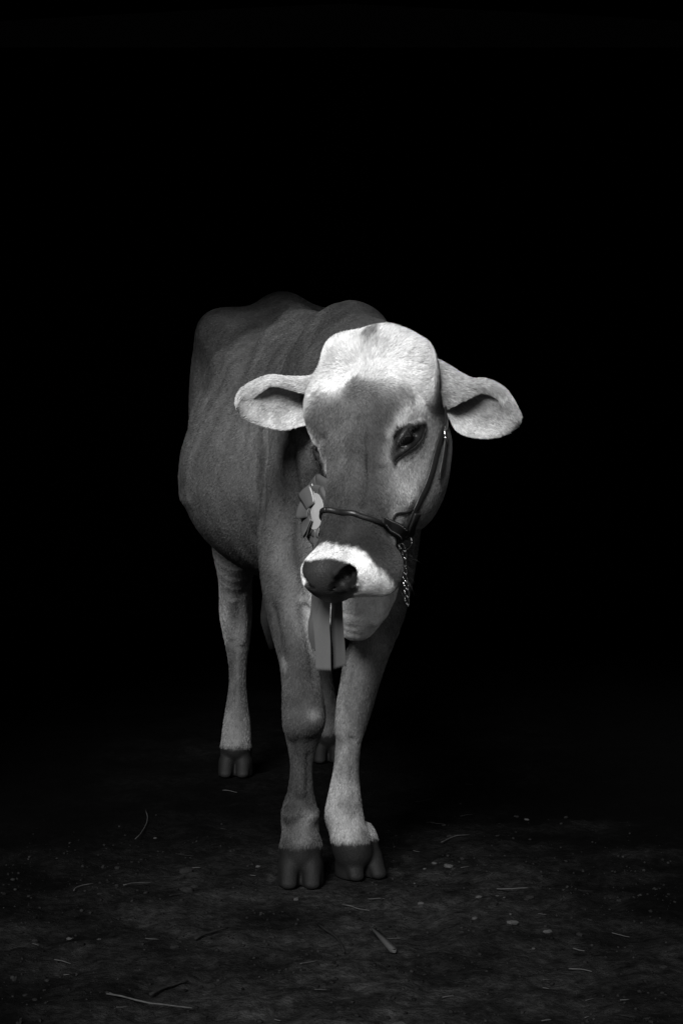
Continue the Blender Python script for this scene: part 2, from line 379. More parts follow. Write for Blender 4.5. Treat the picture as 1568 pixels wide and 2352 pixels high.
EAR_L = ear([
 [(735,905,3.86),(738,880,3.85),(735,860,3.88),(730,880,3.96),(722,930,3.96),(712,972,3.90)],
 [(700,900,3.87),(705,882,3.87),(708,869,3.89),(702,885,3.955),(700,930,3.96),(695,976,3.90)],
 [(662,890,3.875),(665,878,3.875),(667,870,3.90),(662,885,3.95),(658,930,3.955),(655,985,3.91)],
 [(625,886,3.885),(625,873,3.885),(624,865,3.905),(620,880,3.945),(618,925,3.95),(617,979,3.915)],
 [(598,900,3.895),(593,884,3.895),(590,875,3.91),(588,890,3.94),(588,925,3.94),(590,970,3.92)],
 [(578,915,3.91),(568,897,3.91),(564,889,3.915),(565,900,3.935),(566,925,3.935),(569,961,3.925)],
 [(562,925,3.92),(552,912,3.92),(548,907,3.92),(551,912,3.93),(552,925,3.93),(555,953,3.925)],
 [(552,930,3.925),(544,922,3.925),(543,922,3.925),(543,928,3.93),(544,935,3.93),(548,942,3.93)]], .05)
# eye sockets, lids, nostrils, mouth: anchored on the visible side, mirrored to the other
def mir(h, s_): return H(h[0], h[1]*s_*(1.2 if s_ < 0 and h[0] > .45 else 1), h[2])
def onhead(uvs): return [toH(p) for p in hit(uvs)]
def htube(hs, r, k, sgn=(1, -1), mode='u', n=3, lift=0.0, e=None):
    rr = np.broadcast_to(np.asarray(r, float), (len(hs),))
    for s_ in sgn:
        rows = [list(mir(h, s_)+HN*lift)+[q, q] for h, q in zip(hs, rr)]
        add(tube(rows, HLt, n), k, mode)
EYE = hit([(934, 1003)])[0]; EH = toH(EYE)
EN = nrm(toH(EYE+grad(EYE[None])[0])-EH)               # outward normal there, in head axes
UPL = onhead([(972, 970), (958, 972), (942, 978), (926, 990), (914, 1008), (905, 1030), (899, 1052)])
LOL = onhead([(970, 980), (964, 1000), (950, 1018), (934, 1030), (918, 1040), (906, 1050), (899, 1058)])
FOLD = onhead([(948, 962), (930, 975), (916, 990), (906, 1010), (896, 1036)])
FOL2 = onhead([(978, 1000), (972, 1020), (958, 1040), (940, 1056), (925, 1066)])
CREASE = onhead([(872, 985), (868, 1020), (872, 1055), (880, 1085)])
CRE2 = onhead([(985, 900), (990, 950), (990, 1000), (982, 1050), (968, 1085)])
NOSP = onhead([(768, 1344), (782, 1332), (797, 1316), (806, 1305)])
NRIM = onhead([(765, 1336), (772, 1318), (788, 1300), (806, 1293), (820, 1303), (820, 1322), (806, 1344), (788, 1357)])
PADL = onhead([(715, 1369), (702, 1345), (699, 1320), (699, 1300), (703, 1287)])
PADP = onhead([(750, 1281), (795, 1287), (815, 1296), (824, 1312), (823, 1335), (822, 1355), (838, 1378)])
MOUTH = onhead([(885, 1357), (897, 1338)])
TOPW = onhead([(734, 1250), (745, 1248), (790, 1255), (818, 1258), (836, 1270), (852, 1290), (872, 1310), (888, 1322), (893, 1335)])
EB = EH-EN*.0125; EBR = .0222
for s_ in (-1, 1):
    add(Ell(mir(EB, s_), (.0245, .0245, .0245)), .008, 'c')
    add(Ell(mir(EB, s_), (.0215, .0215, .0215)), .002)
htube([h+EN*.003*min(1, .3+.35*i) for i, h in enumerate(UPL[:5])]+[h+EN*.001 for h in UPL[5:]], .0054, .007); htube([h+EN*.002 for h in LOL], .0052, .006)
htube([h+EN*.0035 for h in FOLD], .0022, .007, mode='c'); htube([h+EN*.003 for h in FOL2], .002, .007, mode='c')
htube([h+HN*.004 for h in CREASE], .0065, .016, mode='c'); htube([h+HN*.006 for h in onhead([(838, 950), (846, 1000), (848, 1050), (846, 1110), (842, 1160)])], .010, .03, (1,), 'c'); htube([h-HN*.004 for h in onhead([(815, 1040), (822, 1090), (822, 1150)])], .008, .025, (1,)); htube([h-HLt*.006 for h in onhead([(880, 1090), (905, 1130), (925, 1150)])], .010, .03, (1,))
htube(NRIM[1:7], .0045, .016, (1,))
for s_ in (1, -1):
    q = [h-np.array([-.004, 0, .006]) if s_ > 0 else h+np.array([-.004, .018, -.016]) for h in NOSP]
    add(tube([list(mir(h, s_))+[r, r] for h, r in zip(q, ((.010, .0155, .0175, .013) if s_ > 0 else (.005, .008, .009, .008)))], HLt, 3), .006, 'c')
    if s_ < 0: continue
    q2 = [q[1]+np.array([-.02, 0, -.012]), q[2]+np.array([-.03, 0, -.012])]
    add(tube([list(mir(q[1], s_))+[.012, .012], list(mir(q2[0], s_))+[.012, .012]], HLt, 3), .006, 'c')
    add(tube([list(mir(q[2], s_))+[.015, .015], list(mir(q2[1], s_))+[.013, .013]], HLt, 3), .006, 'c')
# nasal bone ridges and the seam between the lips
htube([(.24, .034, .062), (.32, .028, .058), (.40, .026, .055), (.47, .026, .052)], .006, .02)
# ------------------------------------------------------------------ surface extraction (naive surface nets on a sparse rectilinear grid)
def extract():
    v = 0.0042*VOX
    xs = np.arange(-.50, .36, v); zs = np.arange(-.03, 1.52, v)
    ys = [3.42]
    while ys[-1] < 6.15:
        y = ys[-1]; ys.append(y+(v*.85 if y < 4.0 else v if y < 4.45 else v*1.6))
    ys = np.array(ys); n = (len(xs), len(ys), len(zs)); BS = 12
    A = np.full(n, .5, np.float32)
    for i in range(0, n[0]-1, BS):
        for j in range(0, n[1]-1, BS):
            K = np.arange(0, n[2]-1, BS)
            X = xs[i:i+BS+1]; Y = ys[j:j+BS+1]
            cz = np.array([(zs[k]+zs[min(k+BS, n[2]-1)])/2 for k in K])
            hx = (X[-1]-X[0])/2; hy = (Y[-1]-Y[0])/2; hz = BS*v/2; R = math.sqrt(hx*hx+hy*hy+hz*hz)
            C = np.stack([np.full(len(K), X.mean()), np.full(len(K), Y.mean()), cz], 1)
            colR = math.hypot(hx, hy)
            D = COARSE(C)
            for q, k in enumerate(K):
                sl = (slice(i, i+BS+1), slice(j, j+BS+1), slice(k, k+BS+1))
                if abs(D[q]) > R*1.25+.03:
                    A[sl] = np.sign(D[q])*.5 if D[q] < 0 else A[sl]; continue
                Z = zs[k:k+BS+1]
                g = np.stack(np.meshgrid(X, Y, Z, indexing='ij'), -1).reshape(-1, 3)
                A[sl] = sdf(g, C[q], R).reshape(len(X), len(Y), len(Z))
    s = A < 0
    act = np.zeros(tuple(m-1 for m in n), bool); acc = np.zeros(act.shape, np.uint8)
    for a in (0, 1):
        for b in (0, 1):
            for c in (0, 1):
                acc += s[a:n[0]-1+a, b:n[1]-1+b, c:n[2]-1+c]
    act = (acc > 0) & (acc < 8); del acc
    I = np.argwhere(act); idx = np.full(act.shape, -1, np.int32); idx[act] = np.arange(len(I))
    cn = [(a, b, c) for a in (0, 1) for b in (0, 1) for c in (0, 1)]
    val = {q: A[I[:, 0]+q[0], I[:, 1]+q[1], I[:, 2]+q[2]].astype(float) for q in cn}
    pos = np.zeros((len(I), 3)); cnt = np.zeros(len(I))
    base = np.stack([xs[I[:, 0]], ys[I[:, 1]], zs[I[:, 2]]], 1)
    size = np.stack([xs[I[:, 0]+1]-xs[I[:, 0]], ys[I[:, 1]+1]-ys[I[:, 1]], zs[I[:, 2]+1]-zs[I[:, 2]]], 1)
    for q in cn:
        for ax in range(3):
            if q[ax]: continue
            r = list(q); r[ax] = 1; r = tuple(r)
            a, b = val[q], val[r]; m = (a < 0) != (b < 0)
            t = np.where(m, a/np.where(m, a-b, 1), 0)
            p = np.tile(np.array(q, float), (len(I), 1)); p[:, ax] = t
            pos += p*m[:, None]; cnt += m
    V = base+size*pos/cnt[:, None]
    Q = []
    for ax in range(3):
        o = [x for x in range(3) if x != ax]
        lo = [slice(1, n[0]-1)]*3; lo = [slice(1, n[t]-1) for t in range(3)]; hi = list(lo); hi[ax] = slice(2, n[ax])
        lo2 = list(lo); a = s[tuple(lo)]; b = s[tuple(hi)]
        E = np.argwhere(a != b)+1; sg = s[E[:, 0], E[:, 1], E[:, 2]]
        def cell(d1, d2):
            c = E.copy(); c[:, o[0]] -= d1; c[:, o[1]] -= d2; return idx[c[:, 0], c[:, 1], c[:, 2]]
        f = np.stack([cell(0, 0), cell(1, 0), cell(1, 1), cell(0, 1)], 1)
        flip = sg if ax != 1 else ~sg
        f[~flip] = f[~flip][:, ::-1]
        Q.append(f)
    Q = np.vstack(Q); Q = Q[(Q >= 0).all(1)]
    # relax a little
    for _ in range(2):
        acc = np.zeros_like(V); c = np.zeros(len(V))
        for a, b in ((0, 1), (1, 2), (2, 3), (3, 0)):
            for x, y in ((a, b), (b, a)):
                for k in range(3): acc[:, k] += np.bincount(Q[:, x], V[Q[:, y], k], len(V))
                c += np.bincount(Q[:, x], minlength=len(V))
        V = V+.45*(acc/np.maximum(c, 1)[:, None]-V)
    return V, Q
def COARSE(C):
    return sdf(C, C.mean(0), .9)

# ------------------------------------------------------------------ coat colours (albedo) with some painted light and shade, anchored on the body
ANCH = []                        # (point, radius, value)
def paint(vals, r):
    uv = [(a, b) for a, b, c in vals]
    for p, (a, b, c) in zip(hit(uv), vals): ANCH.append((p, r, c))
def paint_head(vals, r, both=True):
    uv = [(a, b) for a, b, c in vals]
    for p, (a, b, c) in zip(hit(uv), vals):
        h = toH(p); ANCH.append((p, r, c))
        if both and h[1] > .03: ANCH.append((mir(h, -1), r, c))
paint([(700, 1000, .20), (655, 1000, .15), (670, 940, .16), (640, 1040, .075), (690, 1120, .07), (425, 1080, .03), (440, 980, .035)], .05)  # shaded neck lifted, flank's left edge darkened: light painted into the coat
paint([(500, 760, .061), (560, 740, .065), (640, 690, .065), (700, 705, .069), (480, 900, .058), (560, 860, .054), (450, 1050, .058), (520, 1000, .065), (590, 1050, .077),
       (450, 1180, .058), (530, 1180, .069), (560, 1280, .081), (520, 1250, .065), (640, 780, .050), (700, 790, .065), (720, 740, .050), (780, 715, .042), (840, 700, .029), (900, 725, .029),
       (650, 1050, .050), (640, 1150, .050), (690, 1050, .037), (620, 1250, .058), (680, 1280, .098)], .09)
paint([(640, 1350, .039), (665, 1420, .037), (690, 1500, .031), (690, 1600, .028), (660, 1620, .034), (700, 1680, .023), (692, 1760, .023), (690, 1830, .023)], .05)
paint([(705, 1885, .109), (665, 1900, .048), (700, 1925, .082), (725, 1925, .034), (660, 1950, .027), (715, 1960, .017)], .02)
paint([(870, 1400, .800), (840, 1440, .800), (800, 1420, .800), (900, 1380, .610), (730, 1400, .800), (760, 1440, .762)], .04)  # brisket tone lightened to offset the shadow of the head
paint([(845, 1500, .111), (860, 1560, .073), (820, 1560, .122), (790, 1600, .147), (820, 1640, .098), (785, 1680, .159), (785, 1740, .159), (810, 1760, .086), (780, 1810, .172), (800, 1850, .086), (760, 1860, .159),  # right foreleg paler on its left edge, side light painted into the coat
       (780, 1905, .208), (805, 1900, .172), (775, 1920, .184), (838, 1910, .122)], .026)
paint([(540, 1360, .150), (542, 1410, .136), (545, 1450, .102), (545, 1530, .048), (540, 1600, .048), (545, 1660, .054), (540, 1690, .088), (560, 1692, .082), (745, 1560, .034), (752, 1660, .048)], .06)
# head, visible side
paint_head([(790, 780, .800), (775, 830, .800), (760, 800, .800), (900, 775, .800), (940, 790, .800), (925, 835, .800), (870, 800, .763), (858, 850, .567), (860, 820, .567), (900, 860, .763), (760, 872, .763),
            (980, 900, .550), (965, 870, .726), (990, 935, .374), (985, 980, .154)], .030)
paint_head([(850, 744, .12), (870, 744, .2), (848, 768, .20), (846, 790, .30), (825, 748, .38), (895, 748, .35)], .016)

paint_head([(800, 905, .124), (730, 910, .090), (850, 900, .118), (770, 950, .079), (720, 960, .068), (820, 960, .090), (740, 1010, .062), (800, 1020, .068), (850, 960, .056), (880, 930, .062), (905, 900, .096),
            (840, 1040, .051), (860, 1000, .040), (770, 1070, .068), (810, 1100, .068), (850, 1100, .033), (865, 1060, .028), (770, 1140, .045), (820, 1150, .045), (862, 1150, .031), (780, 1210, .023), (830, 1215, .023),
            (872, 1225, .020), (885, 1260, .017), (750, 1230, .023), (760, 1170, .031), (735, 930, .068)], .026, False)
paint_head([(933, 925, .357), (925, 945, .425), (912, 970, .408), (902, 995, .340), (890, 1030, .255), (886, 1050, .255)], .0125)
paint_head([(940, 912, .12), (915, 930, .07), (893, 965, .06), (878, 1005, .05), (868, 1040, .05), (950, 950, .22), (978, 1000, .13), (975, 960, .10), (972, 1045, .13), (985, 1020, .10)], .012)
paint_head([(900, 1090, .213), (930, 1075, .213), (905, 1120, .236), (935, 1110, .258), (920, 1150, .258), (940, 1135, .247), (905, 1160, .168), (955, 1080, .180), (960, 1060, .168)], .017)
paint_head([(880, 1110, .08), (885, 1140, .10), (890, 1170, .06), (875, 1085, .10)], .014)
paint_head([(1000, 1060, .062), (985, 1110, .083), (1010, 1120, .062), (965, 1180, .083), (985, 1170, .076), (950, 1220, .076), (925, 1255, .055), (905, 1280, .041), (1005, 1010, .062), (1005, 975, .062), (1018, 975, .055), (1000, 955, .083)], .024)
paint([(717, 1640, .13), (655, 1522, .12)], .012)
paint([(690, 1655, .035), (693, 1770, .03), (692, 1810, .03), (665, 1860, .035)], .022)
paint_head([(862, 1000, .035), (852, 1060, .04), (850, 1120, .045), (858, 1170, .035), (872, 1040, .04), (835, 985, .065)], .013, False)  # bone shading painted into the coat: dark groove streak, lighter nose below
paint_head([(785, 1060, .092), (800, 1110, .080), (775, 1000, .092), (830, 1080, .072), (790, 1215, .040), (850, 1225, .020)], .016, False)
AP = np.array([a[0] for a in ANCH]); AR = np.array([a[1] for a in ANCH]); AV = np.array([a[2] for a in ANCH])

PADH = np.array(PADP); PE2 = nrm(HA*.8-HN*.6)
pv = lambda h: np.stack([h[..., 1], h[..., 0]*.8-h[..., 2]*.6], -1)
pad_poly = pv(PADH); pad_poly = np.vstack([pad_poly, pv(np.array(PADL))-[.008, 0]])
def polydist(Q, poly):
    """signed distance in the plane, negative inside"""
    best = np.full(len(Q), 9.0); ins = np.zeros(len(Q), bool)
    for a, b in zip(poly, np.roll(poly, -1, 0)):
        ab = b-a; t = np.clip(((Q-a)@ab)/max(ab@ab, 1e-12), 0, 1)
        best = np.minimum(best, np.linalg.norm(Q-a-t[:, None]*ab, axis=1))
        c = ((a[1] > Q[:, 1]) != (b[1] > Q[:, 1])); ins ^= c & (Q[:, 0] < (b[0]-a[0])*(Q[:, 1]-a[1])/(b[1]-a[1]+1e-12)+a[0])
    return np.where(ins, -best, best)
TW = np.array(TOPW); tw_an = np.degrees(np.arctan2(TW[:, 1], TW[:, 2])); o_ = np.argsort(tw_an); tw_an = tw_an[o_]; tw_s = TW[o_, 0]
EYEH = EH; EB1 = nrm(np.array([1.0, 0, 0])-EN*EN[0]); EB2 = np.cross(EN, EB1)
def ep(h): return np.stack([h@EB1, h@EB2], -1)
def coat(P, N=None):
    """albedo of the coat at points P; also returns a mask for bare wet skin"""
    P = np.asarray(P, float); out = np.empty(len(P)); skin = np.zeros(len(P))
    for i in range(0, len(P), 40000):
        X = P[i:i+40000]
        D2 = ((X**2).sum(1)[:, None]+(AP**2).sum(1)[None]-2*X@AP.T).clip(0)
        Wt = np.exp(-D2/(AR**2))*(1/AR)[None]**.5
        den = Wt.sum(1)+.02
        c = (Wt@AV+.02*.075)/den
        far = D2/(AR**2); j = far.argmin(1)
        c = c*(1-sstep(far.min(1), 3, 8))+AV[j]*0+.075*sstep(far.min(1), 3, 8)
        # crisp ragged edge of the white on the forehead
        h = toH(X); sw_ = (h[:, 0] > -.1) & (h[:, 0] < .17) & (X[:, 1] < 3.99) & (np.abs(h[:, 1]) < .17)
        rag = vnoise(np.stack([h[:, 0]*40, h[:, 1]*170, h[:, 2]*60], 1), 1.0, 41)*.5+vnoise(X, 120, 42)*.5
        mw = sstep(c+.13*rag, .33, .50); cw = np.minimum(c, .24)*(1-mw)+(.70+.06*rag)*mw
        c = np.where(sw_, c*.25+cw*.75, c)
        hd = (h[:, 0] > .30) & (h[:, 0] < .75) & (np.abs(h[:, 1]) < .14) & (np.abs(h[:, 2]) < .14)
        nz = vnoise(X, 90, 3)*.5+vnoise(X, 200, 5)*.5
        nb = sstep(-h[:, 2], .015, .045)*(1-sstep(h[:, 0], .05, .10))*(h[:, 0] > -.3)*(X[:, 1] < 4.15)
        nb = np.maximum(nb, (1-sstep(h[:, 0], -.008, .016))*(h[:, 0] > -.3)*(X[:, 1] < 4.15)*(np.abs(h[:, 1]) < .2))
        c = c*(1-nb)+.05*nb
        # white ring round the muzzle
        an = np.degrees(np.arctan2(np.abs(h[:, 1]), h[:, 2])); sg = np.degrees(np.arctan2(h[:, 1], h[:, 2]))
        edge = np.where(sg < tw_an[0], tw_s[0]+(tw_an[0]-sg)*.0022, np.interp(sg, tw_an, tw_s))
        wm = sstep(h[:, 0]-edge+nz*.006+.004*vnoise(X, 60, 91), -.007, .008)*hd
        c = c*(1-wm)+wm*(.64+.09*nz)
        # bare dark pad
        pd = polydist(pv(h), pad_poly); front = hd & (h[:, 0] > .48) & (h[:, 2] > -.055)
        pm = (1-sstep(pd+nz*.002, -.003, .003))*front
        c = c*(1-pm)+pm*.022; skin[i:i+40000] = pm
        dn = np.full(len(X), 9.0)  # nostril hollow toned darker, its shade put into the colour
        for q_ in NOSP: dn = np.minimum(dn, np.linalg.norm((h-q_+np.array([-.004, 0, .010])), axis=1))
        c = c*(1-.9*(1-sstep(dn, .015, .022))*pm); skin[i:i+40000] = pm*(.42+.58*sstep(dn, .018, .024))
        # dark rim of the lips
        for s_ in (1,):
            lip = hd & (h[:, 2] < -.045) & (h[:, 0] > .47)
            c = np.where(lip, c*.55+.02, c)
        # dark skin round the eyes
        hm = h.copy(); hm[:, 1] = np.abs(hm[:, 1]); de = np.full(len(X), 9.0)
        for poly in (np.array(UPL+LOL[::-1]),):
            for a, b in zip(poly, np.roll(poly, -1, 0)):
                ab = b-a; t = np.clip(((hm-a)@ab)/max(ab@ab, 1e-12), 0, 1); de = np.minimum(de, np.linalg.norm(hm-a-t[:, None]*ab, axis=1))
        nearE = np.linalg.norm(hm-EB, axis=1) < .06; ins_ = np.full(len(X), 9.0)
        if nearE.any(): ins_[nearE] = polydist(ep(hm[nearE]), ep(np.array(UPL+LOL[::-1])))
        de = np.minimum(np.minimum(de, np.linalg.norm(hm-EB, axis=1)-EBR-.001), ins_)
        em = 1-sstep(de+nz*.002, .003, .0125)
        c = c*(1-em)+em*.012; skin[i:i+40000] = np.maximum(skin[i:i+40000], 1-sstep(de, .0, .004))
        # hooves
        z = X[:, 2]; hz = .088+.008*nz
        hm_ = 1-sstep(z, hz-.010, hz+.012); c = c*(1-hm_)+hm_*.0055*(1+.5*vnoise(X*[1, 1, 5], 60, 55))
        skin[i:i+40000] = np.maximum(skin[i:i+40000], hm_*.12)
        # soil on the lower legs
        c = c*(1-.3*(1-sstep(z, .1, .35))*sstep(vnoise(X, 40, 9), 0, .6))
        # mottling of the coat
        bodyz = ~((h[:, 0] > -.1) & (h[:, 0] < .7) & (np.abs(h[:, 1]) < .2) & (X[:, 1] < 3.97))
        mot = .20*vnoise(X*[1, .5, .35], 17, 11)+.13*vnoise(X*[1, .8, .45], 42, 13)+.09*vnoise(X*[1, 1, .5], 95, 12)
        c = c*(1+np.where(bodyz, mot*1.7, mot*.75)+.07*nz)
        out[i:i+40000] = np.clip(c, .006, .86)
    return out, skin
def hairflow(P):
    """direction in which the coat lies"""
    h = toH(P); d = h-np.array([.145, .0, .0]); fl = np.tile(np.array([.0, .75, -.66]), (len(P), 1))
    legs = sstep(-P[:, 2], -.62, -.5)[:, None]; fl = fl*(1-legs)+np.array([0, .05, -1])*legs
    near = (h[:, 0] > -.08) & (h[:, 0] < .7) & (np.abs(h[:, 1]) < .17) & (h[:, 2] > -.26) & (P[:, 1] < 3.98)
    a, l = d[:, 0], d[:, 1]
    k = sstep(np.hypot(a, l), .0, .10)
    up = (a < 0)
    ca = np.where(up, a*9, a*4+.0)+0; cl = l*7*(1-sstep(a, .02, .12))+l*1.2
    sw = (1-k)*1.0
    fa = ca-sw*l*14; flt = cl+sw*a*14
    hf = fa[:, None]*HA+flt[:, None]*HLt
    m = sstep(a, .02, .1)[:, None]; hf = hf*(1-m)+(HA*.8+HLt*np.tanh(l/.025)[:, None]*.35-HN*.3)*m*1.0
    fl[near] = hf[near]
    fl = fl+.10*np.stack([vnoise(P, 22, 31), vnoise(P, 22, 32), vnoise(P, 22, 33)], 1)
    return fl/(np.linalg.norm(fl, axis=1, keepdims=True)+1e-9)

# ------------------------------------------------------------------ materials
def attr_mat(name, rough, bumpd=0.0, fur=False):
    m, t, b = new_mat(name)
    a = t.nodes.new('ShaderNodeAttribute'); a.attribute_name = 'tone'
    k = t.nodes.new('ShaderNodeAttribute'); k.attribute_name = 'bare'
    n = t.nodes.new('ShaderNodeTexNoise'); n.inputs['Scale'].default_value = 420; n.inputs['Detail'].default_value = 3
    tc = t.nodes.new('ShaderNodeTexCoord'); mp = t.nodes.new('ShaderNodeMapping'); mp.inputs['Scale'].default_value = (1, 1, .35)
    t.links.new(tc.outputs['Object'], mp.inputs[0]); t.links.new(mp.outputs[0], n.inputs['Vector'])
    r = t.nodes.new('ShaderNodeMapRange'); r.inputs['From Min'].default_value = .3; r.inputs['From Max'].default_value = .7
    r.inputs['To Min'].default_value = .75; r.inputs['To Max'].default_value = 1.2; t.links.new(n.outputs['Fac'], r.inputs['Value'])
    mu = t.nodes.new('ShaderNodeMath'); mu.operation = 'MULTIPLY'; t.links.new(a.outputs['Fac'], mu.inputs[0]); t.links.new(r.outputs[0], mu.inputs[1])
    t.links.new(mu.outputs[0], b.inputs['Base Color'])
    rr = t.nodes.new('ShaderNodeMapRange'); rr.inputs['To Min'].default_value = rough; rr.inputs['To Max'].default_value = .42
    t.links.new(k.outputs['Fac'], rr.inputs['Value']); t.links.new(rr.outputs[0], b.inputs['Roughness'])
    sp = t.nodes.new('ShaderNodeMapRange'); sp.inputs['To Min'].default_value = .12; sp.inputs['To Max'].default_value = .35
    t.links.new(k.outputs['Fac'], sp.inputs['Value']); t.links.new(sp.outputs[0], b.inputs['Specular IOR Level'])
    if bumpd:
        v = t.nodes.new('ShaderNodeTexVoronoi'); v.inputs['Scale'].default_value = 260; t.links.new(tc.outputs['Object'], v.inputs['Vector'])
        bp = t.nodes.new('ShaderNodeBump'); bp.inputs['Distance'].default_value = bumpd; bp.inputs['Strength'].default_value = .7
        t.links.new(v.outputs['Distance'], bp.inputs['Height']); t.links.new(bp.outputs[0], b.inputs['Normal'])
    return m
HIDE = attr_mat('cow_hide', .75, .0008)
def fur_mat():
    m, t, b = new_mat('cow_hair')
    a = t.nodes.new('ShaderNodeAttribute'); a.attribute_name = 'tone'
    t.links.new(a.outputs['Fac'], b.inputs['Base Color']); b.inputs['Roughness'].default_value = .55; b.inputs['Specular IOR Level'].default_value = .25
    return m
FURM = fur_mat()

# ------------------------------------------------------------------ the cow
V, Q = extract()
inb = V[:, 2] < 0.0
V[inb, 2] = 0.0
print('body', len(V))
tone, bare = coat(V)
earinfo = []
for T, f, A_, N_ in EARS:
    Rr, Cc = A_.shape[:2]; n = Rr*Cc
    ii = np.repeat(np.arange(Rr)/(Rr-1), Cc); jj = np.tile(np.arange(Cc)/(Cc-1), Rr)
    # pale hair, greyer inside the bowl near the root and on the back near the head
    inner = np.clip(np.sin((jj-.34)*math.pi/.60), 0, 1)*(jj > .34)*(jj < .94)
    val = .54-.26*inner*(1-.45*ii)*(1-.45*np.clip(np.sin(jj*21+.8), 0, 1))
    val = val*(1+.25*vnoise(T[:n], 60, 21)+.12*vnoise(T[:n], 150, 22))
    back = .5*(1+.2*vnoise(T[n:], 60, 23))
    if T[:, 0].mean() > 0: val *= .80; val *= 1-.35*inner; back *= .72  # shade painted into the right ear, deepest in its bowl
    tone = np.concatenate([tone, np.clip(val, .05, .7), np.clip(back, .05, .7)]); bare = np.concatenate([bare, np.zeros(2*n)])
    earinfo.append((len(V), n, Rr, Cc))
    Q = np.vstack([Q, f+len(V)]); V = np.vstack([V, T])
cow = empty('cow', (-.1, 4.9, 0))
tag(cow, 'cow with white poll and white muzzle, head lowered, standing alone in the dark', 'cow')
body = mesh_np('body', V, Q, HIDE, cow)
bm_ = bmesh.new(); bm_.from_mesh(body.data); bmesh.ops.recalc_face_normals(bm_, faces=bm_.faces); bm_.to_mesh(body.data); bm_.free()
def set_attr(me, name, vals, dom='POINT'):
    a = me.attributes.new(name, 'FLOAT', dom); a.data.foreach_set('value', np.ascontiguousarray(vals, np.float32))
set_attr(body.data, 'tone', tone); set_attr(body.data, 'bare', bare)

# the hair
def grow():
    me = body.data; nv = len(me.vertices); co = np.empty(nv*3, np.float32); me.vertices.foreach_get('co', co); co = co.reshape(-1, 3).astype(float)+np.array(cow.location)
    no = np.empty(nv*3, np.float32); me.vertices.foreach_get('normal', no); no = no.reshape(-1, 3).astype(float)
    fq = np.empty(len(me.polygons)*4, np.int32); me.polygons.foreach_get('vertices', fq); fq = fq.reshape(-1, 4)
    ct = co[fq].mean(1); h = toH(ct)
    head = (h[:, 0] > -.06) & (h[:, 0] < .7) & (ct[:, 1] < 3.97) & (np.abs(h[:, 1]) < .2) & (h[:, 2] > -.3)
    earf = fq[:, 0] >= earinfo[0][0]
    dens = np.where(head | earf, .50e6, np.where(ct[:, 1] < 4.5, .13e6, .045e6))
    dens = np.where((~head) & (~earf) & (ct[:, 2] < .5) & (ct[:, 1] < 4.5), .2e6, dens)
    d1 = co[fq[:, 2]]-co[fq[:, 0]]; d2 = co[fq[:, 3]]-co[fq[:, 1]]; area = np.linalg.norm(np.cross(d1, d2), axis=1)/2
    skinf = bare[fq].mean(1); dens = dens*(skinf < .35)*(ct[:, 2] > .088+.006*vnoise(ct, 90, 3))
    cnt = rng.poisson(area*dens*FURD); fi = np.repeat(np.arange(len(fq)), cnt); n = len(fi)
    a, b = rng.random(n), rng.random(n); w4 = np.stack([(1-a)*(1-b), a*(1-b), a*b, (1-a)*b], 1)[:, :, None]
    P = (co[fq[fi]]*w4).sum(1); N = (no[fq[fi]]*w4).sum(1); N /= np.linalg.norm(N, axis=1, keepdims=True)+1e-9
    tn = (tone[fq[fi]]*w4[:, :, 0]).sum(1)
    hd = head[fi]; er = earf[fi]
    FLW = hairflow(P)
    if er.any():
        for (o, m_, Rr, Cc), (T, f, A_, N_) in zip(earinfo, EARS):
            tu = np.gradient(A_, axis=0).reshape(-1, 3); tv = np.gradient(A_, axis=1).reshape(-1, 3)
            tu /= np.linalg.norm(tu, axis=1, keepdims=True)+1e-9; tv /= np.linalg.norm(tv, axis=1, keepdims=True)+1e-9
            jj = np.tile(np.arange(Cc)/(Cc-1), Rr); g = tu*.8+tv*((jj-.42)*1.6)[:, None]
            sel = er & (fq[fi, 0] >= o) & (fq[fi, 0] < o+2*m_)
            FLW[sel] = g[(fq[fi[sel], 0]-o) % m_]
    Tn = FLW-N*(FLW*N).sum(1, keepdims=True); Tn /= np.linalg.norm(Tn, axis=1, keepdims=True)+1e-9
    jit = rng.normal(0, .10, (n, 3)); L = np.where(er, .0075, np.where(hd, .0085, .008))*rng.uniform(.6, 1.25, n)
    hh = toH(P); poll = hd & (hh[:, 0] < .12); L[poll] *= 1.35
    muz = hd & (hh[:, 0] > .46); L[muz] *= .6
    lift = np.where(er, .30, np.where(hd, .22, .09)); lift = np.where(poll, .36, lift)
    d = Tn*(1-lift*.5)[:, None]+N*lift[:, None]+jit*.55; d /= np.linalg.norm(d, axis=1, keepdims=True)
    p1 = P+d*(L*.5)[:, None]; d2_ = d-N*(lift*.55)[:, None]; p2 = p1+d2_*(L*.5)[:, None]
    rad = np.where(er | hd, .00033, np.where(P[:, 1] < 4.5, .00055, .0010))
    pts = np.stack([P-N*.0004, p1, p2], 1).reshape(-1, 3)-np.array(cow.location)
    cu = bpy.data.hair_curves.new('fur'); cu.add_curves([3]*n)
    cu.attributes['position'].data.foreach_set('vector', pts.astype(np.float32).ravel())
    ra = cu.attributes.get('radius') or cu.attributes.new('radius', 'FLOAT', 'POINT')
    ra.data.foreach_set('value', (rad[:, None]*np.array([1, .8, .2])).astype(np.float32).ravel())
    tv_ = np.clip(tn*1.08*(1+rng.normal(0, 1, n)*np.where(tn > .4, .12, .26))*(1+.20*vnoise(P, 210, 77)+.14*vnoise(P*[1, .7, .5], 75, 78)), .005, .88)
    set_attr(cu, 'tone', tv_, 'CURVE'); cu.materials.append(FURM)
    o = bpy.data.objects.new('fur', cu); link(o, cow); print('hairs', n)
    return o
FURD = 1.0
if FURD > 0: grow()

